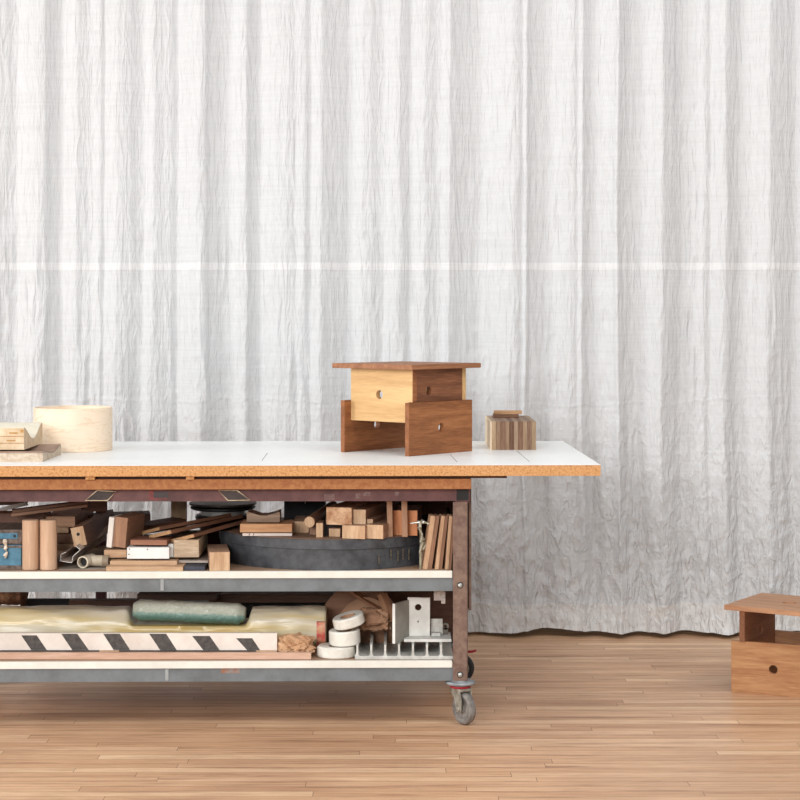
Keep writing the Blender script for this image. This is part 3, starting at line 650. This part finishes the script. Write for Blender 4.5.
# pulley wheels
pu = thing('metal_pulley', 'dark metal machine pulley with bright hub at back of upper shelf', 'pulley', at(223, 520, 6.98))
GM = plain('dark_gunmetal', (82, 80, 78), .45, .5, c2=(50, 48, 47), nscale=30)
bm = NB(); lathe(bm, [(0, 0), (.10, 0), (.105, .012), (.10, .022), (0, .022)], 48); obj('lower_disc', bm, GM, pu, smooth=True)
bm = NB(); lathe(bm, [(0, .022), (.085, .022), (.085, .042), (0, .042)], 48); obj('hub', bm, plain('bright_hub', (214, 212, 206), .4, .2, var=40), pu, smooth=True)
bm = NB(); lathe(bm, [(0, .042), (.115, .042), (.122, .046), (.122, .052), (.09, .055), (0, .055)], 48); obj('middle_disc', bm, GM, pu, smooth=True)
bm = NB(); lathe(bm, [(0, .055), (.10, .055), (.127, .060), (.127, .067), (0, .069)], 48); obj('upper_disc', bm, plain('grey_disc', (112, 108, 102), .4, .5, var=30), pu, smooth=True)
block('support_block', 'brown block at the back holding up the metal pulley', 'block', 200, 238, 520, 548, DKX, Y=6.92, z=U, d=.12)
# black drum (oval bent case with lid)
dr = thing('bentwood_case', 'large black oval bentwood case with scuffed lid on the upper shelf', 'case', (-.219, 6.755, U))
BLKC = plain('scuffed_black', (76, 78, 82), .42, c2=(54, 55, 59), nscale=22)
def oval(a1, a2, b_, n=96, e=0.0):
    P = []
    for i in range(n):
        t = 2*PI*i/n; a = a2 if math.cos(t) > 0 else a1
        P.append(((a+e)*math.cos(t), (b_+e)*math.sin(t)))
    return P
obj('body', prism(NB(), oval(.435, .355, .385), 0, .100, 'z'), BLKC, dr, smooth=True)
lidm = plain('black_lid', (78, 80, 84), .4, c2=(56, 57, 61), nscale=22)
ld_ = obj('lid', prism(NB(), oval(.435, .355, .385, e=.005), .072, .106, 'z', bev=.001), lidm, dr, smooth=True)
ldtop = obj('lid_top', prism(NB(), oval(.435, .355, .385, e=-.006), .106, .1075, 'z'), wood((150, 116, 92), (112, 84, 66), 'x'), ld_)
for (px, h0, h1) in ((379, .020, .05), (391, .03, .066), (398, .022, .060), (403, .026, .062), (409, .024, .06)):
    X = (px-400)*6.42/F+.219; yy = -.3885*math.sqrt(max(0, 1-(X/.358)**2))
    obj('scratch', bx(NB(), X-.0009, X+.0009, yy-.0035, yy+.002, h0, h1), plain('scratch', (150, 132, 100), .8, c2=(72, 66, 60), nscale=200), dr)
DT = U+.1078
# things on the drum
block('orange_block', 'flat orange-tan wood block on the drum, left', 'block', 240, 292, 524, 533, wood((214, 160, 112), (184, 126, 80), 'x', 12), Y=6.465, z=DT+.0125, d=.14, group='offcuts on the black case', endmat=None)
block('white_strip', 'white strip with two dark marks under the orange-tan block', 'strip', 242.5, 292, 533.3, 536.8, plain('white_paint', (222, 206, 196), .6, var=12), Y=6.465, z=DT, d=.13, group='offcuts on the black case')
for px in (249.5, 253.5):
    p = at(px, 535, 6.519); 
    obj('ink_mark', bx(NB(), -.001, .001, -.0006, .0005, -.005, .005, Matrix.Rotation(.4, 4, 'Y')), DARK, bpy.data.objects['white_strip.001'] if 'white_strip.001' in bpy.data.objects else None, loc=None)
ws = bpy.data.objects['white_strip.001']
for k, ch in enumerate([c for c in bpy.data.objects if c.name.startswith('ink_mark')]): ch.location = (-.062+k*.0145, 0, .0062)
bm = NB(); hw = .058
pts = [(-hw, 0), (hw, 0), (hw, .034), (hw-.004, .036), (hw-.018, .030), (.012, .023), (-.012, .023), (-hw+.022, .031), (-hw+.006, .036), (-hw, .034)]
prism(bm, pts, 0, .10); p = at(266, 521, 6.58)
o = obj('cradle_block', bm, wood((168, 142, 120), (134, 106, 84), 'x', 14), loc=(p.x-.004, 6.50, DT+.0445)); tag(o, 'grey-brown block with a shallow notched top, above the orange-tan block', 'block', 'offcuts on the black case')
block('black_box', 'black box with a round port in its front at the back of shelf', 'box', 284, 325, 501.5, 540, plain('black_case', (58, 58, 62), .6, var=12), Y=7.0, z=DT, d=.10, group=None)
bb_ = bpy.data.objects['black_box']
bm = NB(); lathe(bm, [(.010, 0), (.015, .0), (.015, .004), (.010, .004), (.010, 0)], 28, Matrix.Translation((-.04, 0, .098)) @ Matrix.Rotation(PI/2, 4, 'X')); obj('port_ring', bm, DARK, bb_, smooth=True)
bm = NB(); cyl(bm, (-.04, .001, .098), (-.04, -.001, .098), .010); obj('port', bm, plain('port_black', (14, 14, 15), .8, var=4), bb_)
obj('white_line', bx(NB(), .001, .0045, -.001, 0, .06, .140), EDGEW, bb_)
block('offcut', 'plain tan offcut block under the dowel on the drum, left one', 'offcut', 293, 309, 521.5, 537, TAN, Y=6.56, z=DT, d=.2, group='offcuts on the black case', endmat=END)
block('offcut', 'plain tan offcut block under the dowel on the drum, right one', 'offcut', 309.5, 316, 526, 538, MIDB, Y=6.50, z=DT, d=.2, group='offcuts on the black case')
block('offcut', 'narrow upright tan offcut at the dowel end on the drum', 'offcut', 316, 323, 523, 539, MIDB, Y=6.42, z=DT, d=.10, group='offcuts on the black case', endmat=END)
bm = NB(); a = at(309.5, 522, 6.45); c = at(333, 506, 6.85)
dw = thing('wooden_dowel', 'round wooden dowel pointing forward on top of the offcuts', 'dowel', a, 0, None)
cyl(bm, (0, 0, 0), c-a, .0195, 32); obj('shaft', bm, wood((156, 112, 84), (128, 86, 62), 'y', 12), dw, smooth=True)
bm = NB(); cyl(bm, -(c-a).normalized()*.0012, (0, 0, 0), .0188, 32); obj('end_grain', bm, END, dw)
# beam stack
KN = plain('knotty_end', (222, 186, 150), .7, c2=(168, 118, 82), nscale=26)
def bm_(lb, x0, x1, y0, y1, Y, z, d=.42, yaw=-16, em=END, nm='square_beam'):
    block(nm, lb, 'beam', x0, x1, y0, y1, DKY2, Y=Y, z=z, d=d, yaw=yaw, group='square beams stacked on the black case', endmat=em)
DKY2 = wood((176, 132, 102), (136, 96, 72), 'y', 12)
zb2 = DT+.0505
bm_('pale square beam end with cracks, largest of the upper row', 325.5, 352.3, 507.3, 525, 6.425, None, em=KN)
bm_('pale square beam end, second of the upper row', 352.8, 366, 509.5, 525, 6.425, None)
bm_('small square batten end at right of the upper row of beams', 366.5, 373, 519, 525, 6.43, None)
bm_('pale beam end of the lower row, middle', 341.5, 365.6, 525.5, 539, None, DT)
bm_('pale beam end of the lower row, right', 366.2, 383.6, 524.8, 539, None, DT)
bm_('small shaded beam end of the lower row, left', 328.5, 340.5, 528.5, 539, 6.44, DT)
# upright sticks and orange block
block('upright_stick', 'thin upright stick left of the orange block', 'stick', 387.3, 392.8, 500.3, 536.5, wood((182, 138, 106), (150, 108, 80), 'z', 14), Y=6.43, z=DT, d=.06, roll=1, group='upright sticks by the orange block')
block('upright_stick', 'thin upright stick crossing in front of the orange block', 'stick', 402, 407.8, 500.3, 536.5, wood((186, 142, 110), (154, 110, 82), 'z', 14), Y=6.435, z=DT, d=.03, roll=1, group='upright sticks by the orange block')
block('orange_block', 'squarish orange wood block behind the upright sticks', 'block', 392.5, 417.5, 510.3, 534, wood((150, 100, 72), (110, 70, 50), 'y', 12), Y=6.475, z=DT, d=.18, group=None, endmat=ORG, yaw=-6)
block('rear_board', 'brown panel end tucked under the top rail at right', 'panel', 386, 446, 500, 509, wood((112, 78, 60), (84, 56, 44), 'x', 12), Y=6.98, z=.658, d=.08, group=None)
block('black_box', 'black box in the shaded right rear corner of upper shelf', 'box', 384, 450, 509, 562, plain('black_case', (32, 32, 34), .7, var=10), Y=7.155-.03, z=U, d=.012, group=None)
# clamp / hose bib
cl = thing('metal_tap', 'small weathered metal tap with pointed spout beside leaning slats', 'tap', at(421, 570, 6.42))
cl.location.z = U
TAPM = plain('dull_brass', (188, 184, 166), .45, .5, c2=(138, 130, 108), nscale=60)
def lp(px, py, dy=0): q = at(px, py, 6.42)-Vector(cl.location); q.y = dy; return q
bm = NB(); tube(bm, [lp(420.5, 571.5), lp(420.6, 562), lp(421, 552), lp(422, 542), lp(421, 534), lp(419.5, 527), lp(421, 521)], [.004, .005, .007, .009, .007, .008, .009], 12); obj('stem', bm, TAPM, cl, smooth=True)
bm = NB(); tube(bm, [lp(424, 522), lp(419, 522.2), lp(414, 522.8), lp(410, 523.3)], [.007, .005, .003, .002], 12); obj('spout', bm, STEEL, cl, smooth=True)
bm = NB(); tube(bm, [lp(421, 521), lp(423, 522, .0), lp(427, 523), lp(428.5, 524)], [.008, .006, .003, .005], 10); obj('handle', bm, TAPM, cl, smooth=True)
bm = NB(); tube(bm, [lp(421, 536), lp(424.5, 540), lp(426, 545), lp(423, 550)], [.004, .004, .005, .003], 8); obj('bracket_arm', bm, TAPM, cl, smooth=True)
# leaning slats
for i, (b0, b1, t0, t1_, lb) in enumerate(((423, 432.0, 431, 516.5, 'leaning tan slat, left of the three beside the front leg'), (435.2, 442.3, 441.5, 515.5, 'leaning tan slat, middle of the three beside the front leg'), (445.5, 451.5, 449.5, 516.5, 'leaning tan slat, tight against the front leg'))):
    a = at(b0, 571, 6.37); w_ = (b1-b0)*6.37/F; lean = (t0-b0)*6.37/F
    sl_ = thing('leaning_slat', lb, 'slat', (a.x, 6.40, U), math.radians(6), 'leaning slats beside the leg')
    h = .185
    def prf(o0, o1): return [(o0, 0), (o1, 0), (o1+lean, h-.003), (o1+lean-.004, h), (o0+lean+.003, h), (o0+lean, h-.003)]
    obj('lit_edge', prism(NB(), prf(0, w_*.52), 0, .07, bev=.0006), wood((214, 172, 134), (180, 134, 98), 'z', 16), sl_)
    obj('shaded_side', prism(NB(), prf(w_*.54, w_), .001, .07, bev=.0006), wood((166, 120, 90), (128, 88, 64), 'z', 16), sl_)  # paler edge and darker side face of one slat, shade in the colour

# ------------------------------------------------------------------ lower shelf
# pink board
o = block('front_board', 'long pinkish board lying along the front of the lower shelf', 'board', -30, 311, 653.2, 661, wood((222, 182, 156), (196, 150, 122), 'x', 8), z=LO, Y=6.385, d=.028, group=None)
for a, c, lb in ((99, 119, 'small wood spacer under the striped board, left'), (256, 277, 'small wood spacer under the striped board, right end')):
    block('wood_spacer', lb, 'spacer', a, c, 650.8, 657, TANX, Y=6.425, z=LO, d=.05, group='spacers under the striped board')
x0 = (-30-400)*6.43/F; x1 = (277-400)*6.43/F; sb_z = LO+.0225
sb = thing('striped_board', 'white barrier board with slanted black stripes, on edge along lower shelf', 'board', (x1, 6.435, sb_z))
SH = .0595
WPT = plain('white_board_paint', (232, 222, 212), .6, c2=(216, 202, 190), nscale=8)
obj('board_body', bx(NB(), x0-x1, 0, 0, .018, 0, SH, bev=.001), WPT, sb)
obj('dark_under_strip', bx(NB(), x0-x1, 0, -.0005, .018, -.006, -.0002), DARK, sb)  # dark strip filling the gap under the striped board
BS = plain('black_stripe', (88, 82, 78), .7, c2=(66, 60, 58), nscale=60)
for (ta, tb_, ba, bb2, ztop) in ((21, 36.5, 31, 46.5, .052), (61, 77, 72, 88.5, .0575), (103, 119.5, 113.5, 130, .0575), (149, 166, 160, 176.5, .0575), (192, 209.5, 203, 219.5, .050), (236, 252, 247, 260, .042)):
    f_ = lambda px: (px-400)*6.43/F-x1
    obj('stripe', prism(NB(), [(f_(ba), .001), (f_(bb2), .001), (f_(tb_), ztop), (f_(ta), ztop)], -.0006, .0004), BS, sb)
def lumpy(name, pts_fn, nu, nv, mat, parent=None, loc=(0, 0, 0), closed_ends=True):
    bm = NB(); R = []
    for i in range(nu):
        R.append([bm.verts.new(pts_fn(i/(nu-1), j/nv)) for j in range(nv)])
    for i in range(nu-1):
        for j in range(nv): bm.faces.new((R[i][j], R[i+1][j], R[i+1][(j+1) % nv], R[i][(j+1) % nv]))
    if closed_ends:
        for r in (R[0], R[-1]):
            c = bm.verts.new(sum((v.co for v in r), Vector())/nv)
            for j in range(nv): bm.faces.new((c, r[j], r[(j+1) % nv]))
    return obj(name, bm, mat, parent, loc, smooth='all')
def n1(a, c, sx, sz, seed): return float(vnoise(np.array([a]), np.array([c]), sx, sz, seed)[0])
def vn(A, B, sx, sz, seed): return vnoise(np.asarray(A), np.asarray(B), sx, sz, seed)
# plastic-wrapped foam roll
m, nt, b = nodes('yellowed_plastic_foam')
v = coords(nt, (.10, 1, 1.2), False); n = noise(nt, v, 11, 3, .5, .5)
nt.links.new(ramp(nt, n, [(.34, (212, 178, 108)), (.42, (214, 194, 146)), (.5, (214, 202, 174)), (.66, (218, 209, 192))]), b.inputs['Base Color'])
b.inputs['Roughness'].default_value = .3; b.inputs['Specular IOR Level'].default_value = .6; n2 = noise(nt, v, 60, 4, .6); bump(nt, b, n2, .5, .004)
FOAM = m
Lr = 1.45
def rollpt(u, v):
    a = 2*PI*v; x = -Lr*(1-u)
    k = 1-.05*max(0, (u-.93)/.07)**2
    rr = 1+.05*n1(x, a, .12, 1.1, 21)+.05*n1(x+4, math.cos(a)*2+math.sin(a)*5, .05, .7, 22)
    cy, cz = .085*math.cos(a), .074*math.sin(a)
    e = .8
    cy = .085*math.copysign(abs(math.cos(a))**e, math.cos(a)); cz = .074*math.copysign(abs(math.sin(a))**e, math.sin(a))
    zz = .0745*1.03+cz*(rr if cz > 0 else 1)*k
    wx = x-.262; fl_ = min(1, max(0, min(wx+.965, -.525-wx)/.02)); zz = zz*(1-fl_)+min(zz, .094+.002*math.cos(a))*fl_
    return (x, cy*rr*k, zz)
ro = lumpy('foam_roll', rollpt, 150, 40, FOAM, None, (-.262, 6.60, LO)); tag(ro, 'long roll wrapped in yellowed clear plastic filling the lower shelf', 'roll')
lumpy('red_tape', lambda u, v: (lambda p: Vector((-.032+u*.030, (p[1])*1.025, (p[2]-.077)*1.02+.077)))(rollpt(.985, .44+.24*v)), 3, 20, plain('red_tape', (206, 92, 84), .4, c2=(214, 160, 120), nscale=40), ro, closed_ends=False)
# green bundle
m, nt, b = nodes('green_sheet_in_plastic')
v = coords(nt, (.5, 1, 1)); n = noise(nt, v, 26, 5, .7, 1.0)
tcg = nt.nodes.new('ShaderNodeTexCoord'); sg = nt.nodes.new('ShaderNodeSeparateXYZ'); nt.links.new(tcg.outputs['Object'], sg.inputs[0])
ma = nt.nodes.new('ShaderNodeMath'); ma.operation = 'MULTIPLY_ADD'; ma.inputs[1].default_value = .02; nt.links.new(n, ma.inputs[0]); nt.links.new(sg.outputs[2], ma.inputs[2])
nt.links.new(ramp(nt, ma.outputs[0], [(.024, (92, 128, 118)), (.036, (120, 156, 146)), (.043, (176, 184, 168)), (.07, (196, 198, 184))]), b.inputs['Base Color']); b.inputs['Roughness'].default_value = .22; b.inputs['Specular IOR Level'].default_value = .7
n2 = noise(nt, coords(nt, (1, .6, 1)), 90, 4, .6, .6); bump(nt, b, n2, .9, .006)
def gpt(u, v):
    a = 2*PI*v; x = -.198+.396*u; k = 1-.35*max(0, (abs(u-.5)-.44)/.06)
    rr = 1+.04*n1(x, a, .05, .8, 25)+.03*n1(x+a*.02, a*.4, .012, .8, 26)
    cy = .052*math.copysign(abs(math.cos(a))**.7, math.cos(a)); cz = .038*math.copysign(abs(math.sin(a))**.7, math.sin(a))
    return (x, cy*rr*k, .038+cz*rr*k)
gb = lumpy('wrapped_bundle', gpt, 70, 32, m, None, (0, 0, 0))
p = at(189, 612, 6.54); gb.location = (p.x, 6.545, .321); gb.rotation_euler = (math.radians(-12), math.radians(2.2), 0)
tag(gb, 'green cloth bundle in clear shiny plastic lying on the foam roll', 'bundle')
# burlap bundle top left
BUR = plain('burlap', (146, 104, 76), .95, c2=(100, 66, 46), nscale=70, bmp=.8)
bl = lumpy('burlap_bundle', lambda u, v: (-.20+.19*u, .07*math.cos(2*PI*v)*(1+.1*n1(u*3, v*9, .3, 1, 3)), .03+.032*math.sin(2*PI*v)*(1+.15*n1(u*5, v*9, .3, 1, 5))), 30, 24, BUR, None, (0, 0, 0))
p = at(28, 598, 6.85); bl.location = (p.x, 6.84, .343); tag(bl, 'rough brown burlap bundle at far left of the lower shelf', 'bundle')
block('black_board', 'black board lying at the back behind the foam roll, left', 'board', 20, 108, 599, 633, plain('black_board', (40, 40, 42), .6, var=8), Y=6.92, d=.02, z=LO, group='boards behind the foam roll', roll=0)
bo = bpy.data.objects['black_board']
board('brown_board', 'long brown board lying behind the roll, lower left', at(70, 603.5, 6.84), at(150, 603, 6.84), .05, .030, DKX, group='boards behind the foam roll')
board('brown_board', 'dark brown board just under the upper shelf beam, centre left', at(139, 595.5, 6.75), at(218, 595.0, 6.75), .10, .022, wood((104, 74, 60), (78, 54, 44), 'x', 12), group='boards behind the foam roll')
board('brown_board', 'longer brown board under the upper shelf beam, centre', at(210, 596.5, 6.85), at(345, 596.5, 6.85), .10, .03, wood((122, 86, 64), (88, 60, 46), 'x', 12), group='boards behind the foam roll')
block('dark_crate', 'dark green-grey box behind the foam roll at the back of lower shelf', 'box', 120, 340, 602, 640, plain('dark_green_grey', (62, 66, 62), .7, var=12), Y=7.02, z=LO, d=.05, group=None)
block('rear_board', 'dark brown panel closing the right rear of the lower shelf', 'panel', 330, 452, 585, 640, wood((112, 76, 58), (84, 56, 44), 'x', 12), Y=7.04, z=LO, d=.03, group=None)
# kraft papers and discs
KR = plain('kraft_paper', (208, 168, 130), .7, c2=(176, 134, 100), nscale=10, bmp=.5)
KR2 = plain('kraft_paper_dark', (182, 142, 112), .8, c2=(156, 116, 90), nscale=10)
def crumple(name, label, cx, cy, Y, w_, h, d, mat, seed, cat='paper', z=None, e=.8):
    def f(u, v):
        th = PI*u; a = 2*PI*v; s = math.sin(th)
        X, Yy, Z = math.cos(th), s*math.cos(a), s*math.sin(a)
        k = 1+.35*(1-2*abs(n1(X*1.3+Z, Yy*1.3-Z*.7, .5, .5, seed)))-.15
        X, Yy, Z = [math.copysign(abs(q)**e, q) for q in (X, Yy, Z)]
        return Vector((X*w_/2*k, Yy*d/2*k, Z*h/2*k))
    o = lumpy(name, f, 40, 40, mat, None, (0, 0, 0), closed_ends=False)
    for p_ in o.data.polygons: p_.use_smooth = False
    p = at(cx, cy, Y); o.location = p
    if z is not None: o.location.z = z-min(v.co.z for v in o.data.vertices)
    return tag(o, label, cat, 'crumpled kraft paper on the lower shelf')
bm = NB()
def disc(name, label, px, Y, r, t, mat, tilt, yaw, a0=0, a1=180, sz=1.0):
    pts = [(r*math.cos(math.radians(a0+(a1-a0)*i/40)), sz*r*math.sin(math.radians(a0+(a1-a0)*i/40))) for i in range(41)]
    o = obj(name, prism(NB(), pts, 0, t), mat, None, ((px-400)*Y/F, Y, LO), smooth=True); o.rotation_euler = (math.radians(tilt), 0, math.radians(yaw)); return tag(o, label, 'sheet', 'kraft sheets at the rear of the lower shelf')
disc('kraft_board', 'large domed brown kraft board standing at the rear of the lower shelf', 360, 6.72, .165, .008, wood((176, 130, 100), (150, 106, 80), 'x', 8), -4, 8, sz=1.3)
disc('kraft_board', 'rounded brown kraft board standing in front of the larger domed one', 366, 6.655, .125, .010, KR2, -4, -6, sz=1.38)
board('curved_slat', 'thin tan slat sloping down across the kraft discs', at(350, 590, 6.70), at(398, 622, 6.60), .03, .010, wood((186, 134, 98), (150, 102, 72), 'x', 12), 'slat', 'slats over the discs')
board('curved_slat', 'broad tan slat standing steeply beside the white metal plate', at(382, 594, 6.60), at(393, 622, 6.56), .03, .022, wood((190, 140, 104), (156, 108, 78), 'x', 12), 'slat', 'slats over the discs')
crumple('kraft_paper', 'crumpled kraft paper with torn edge left of the tape rolls', 297, 648, 6.455, .125, .07, .08, KR, 51, z=LO)
crumple('kraft_paper', 'brown crumpled paper sack behind the tape rolls', 372, 640, 6.58, .13, .075, .13, KR2, 52, z=LO+.062)
board('kraft_strip', 'folded kraft strip lying over the crumpled paper', at(281, 638, 6.47), at(303, 652, 6.44), .03, .006, KR, 'paper', None)
board('kraft_strip', 'stiff kraft sheet edge running behind the tape rolls', at(348, 627, 6.62), at(393, 628, 6.60), .10, .010, wood((188, 140, 104), (158, 112, 82), 'x', 12), 'paper', None, roll=-8)
o = obj('blue_cap', bx(NB(), -.010, .010, 0, .02, 0, .015, bev=.003), plain('blue_plastic', (34, 96, 160), .4, var=10), loc=at(387.5, 627, 6.585)); tag(o, 'tiny blue plastic piece beside the white metal bracket', 'cap')
# foam behind paper at the end of roll: folded plastic
# tape rolls
TP = plain('wrapped_tape', (226, 222, 212), .45, c2=(204, 198, 188), nscale=16, bmp=.35)
def roll_(lb, cx, cyb, Y, r, h, tx, ty):
    t = thing('tape_roll', lb, 'tape roll', at(cx, cyb, Y), 0, 'wrapped tape rolls in a leaning stack'); t.rotation_euler = (math.radians(tx), math.radians(ty), 0)
    bm = NB(); lathe(bm, [(.028, 0), (r-.004, 0), (r, .004), (r, h-.004), (r-.004, h), (.028, h-.002), (.028, 0)], 56)
    for v in bm.verts:
        q = n1(math.atan2(v.co.y, v.co.x)*2, v.co.z*20, .5, .5, int(cx)); v.co.x *= 1+.03*q; v.co.y *= 1+.03*q; 
    obj('tape', bm, TP, t, smooth=True)
    bm = NB(); lathe(bm, [(.024, .002), (.0278, .002), (.0278, h-.003), (.024, h-.003), (.024, .002)], 32); obj('core', bm, KR2, t, smooth=True)
    return t
roll_('white wrapped tape roll at the bottom of the leaning stack', 336.5, 659.5, 6.45, .067, .038, 0, 0).location.z = LO
roll_('white tape roll in the middle of the leaning stack', 345, 649.0, 6.455, .054, .050, 3, -3).location.z = LO+.042
roll_('white tape roll tilted on top of the leaning stack', 350, 633.5, 6.46, .055, .036, 6, -14).location.z = LO+.106
# aluminium fin extrusion
fe = thing('finned_extrusion', 'grey aluminium heat sink with upright fins at right of lower shelf', 'heat sink', (at(355, 660, 6.39).x, 6.385, LO))
wE = 98*6.39/F
obj('base_plate', bx(NB(), 0, wE, 0, .26, 0, .011, bev=.0008), ALU, fe)
for k, px in enumerate((357.3, 371.2, 385.2, 399.0, 413.0, 427.0, 441.0)):
    X = (px-355)*6.39/F
    prf = [(X-.010, .011), (X-.0055, .014), (X-.0035, .022), (X-.0032, .047), (X-.0045, .050), (X+.0045, .050), (X+.0032, .047), (X+.0035, .022), (X+.0055, .014), (X+.010, .011)]
    obj('fin', prism(NB(), prf, .001, .26), ALU, fe)
# white angle bracket fixture on the fins
FZ = LO+.0503; WA = plain('white_metal', (226, 224, 218), .5, .1, c2=(206, 204, 198), nscale=14)
Yf = 6.44
fx = thing('angle_fixture', 'white metal angle fixture with holed upright plate on heat sink fins', 'fixture', (at(404, 645, Yf).x, Yf, FZ))
obj('base_plate', bx(NB(), 0, .165, 0, .15, 0, .010, bev=.001), WA, fx)
hp = at(407.5, 640, 6.50).x-fx.location.x
I4 = Matrix.Translation((hp, .06, .0105))
obj('upright_plate', panel_geo(NB(), [(0, 0), (.079, 0), (.079, .134), (0, .136)], .010, [(.0375, .101, .0115), (.0375, .0515, .0028)], I4), WA, fx)
bm = NB(); bx(bm, hp+.082, hp+.124, .085, .093, .011, .067, bev=.001); bx(bm, hp+.084, hp+.115, .05, .085, .011, .022, bev=.001); obj('small_angle', bm, ALU, fx)
bm = NB(); lathe(bm, [(.006, 0), (.012, 0), (.012, .012), (.006, .012), (.006, 0)], 24, Matrix.Translation((hp+.134, .10, .040)) @ Matrix.Rotation(PI/2, 4, 'X')); bx(bm, hp+.126, hp+.142, .088, .10, .011, .034); obj('eye_bolt', bm, plain('dark_steel', (122, 116, 108), .5, .4, var=30), fx, smooth=True)
ap = thing('angle_plate', 'white metal plate standing edge forward, left of the holed plate', 'plate', (at(392.5, 645, 6.41).x, 6.41, FZ), math.radians(-28))
obj('plate', bx(NB(), 0, .010, .0012, .104, 0, .138, bev=.0006), plain('grey_plate', (160, 156, 148), .5, .1, c2=(138, 134, 126), nscale=10), ap)
obj('bright_edge', bx(NB(), 0, .0105, -.001, .001, 0, .1385, bev=.0004), WA, ap)
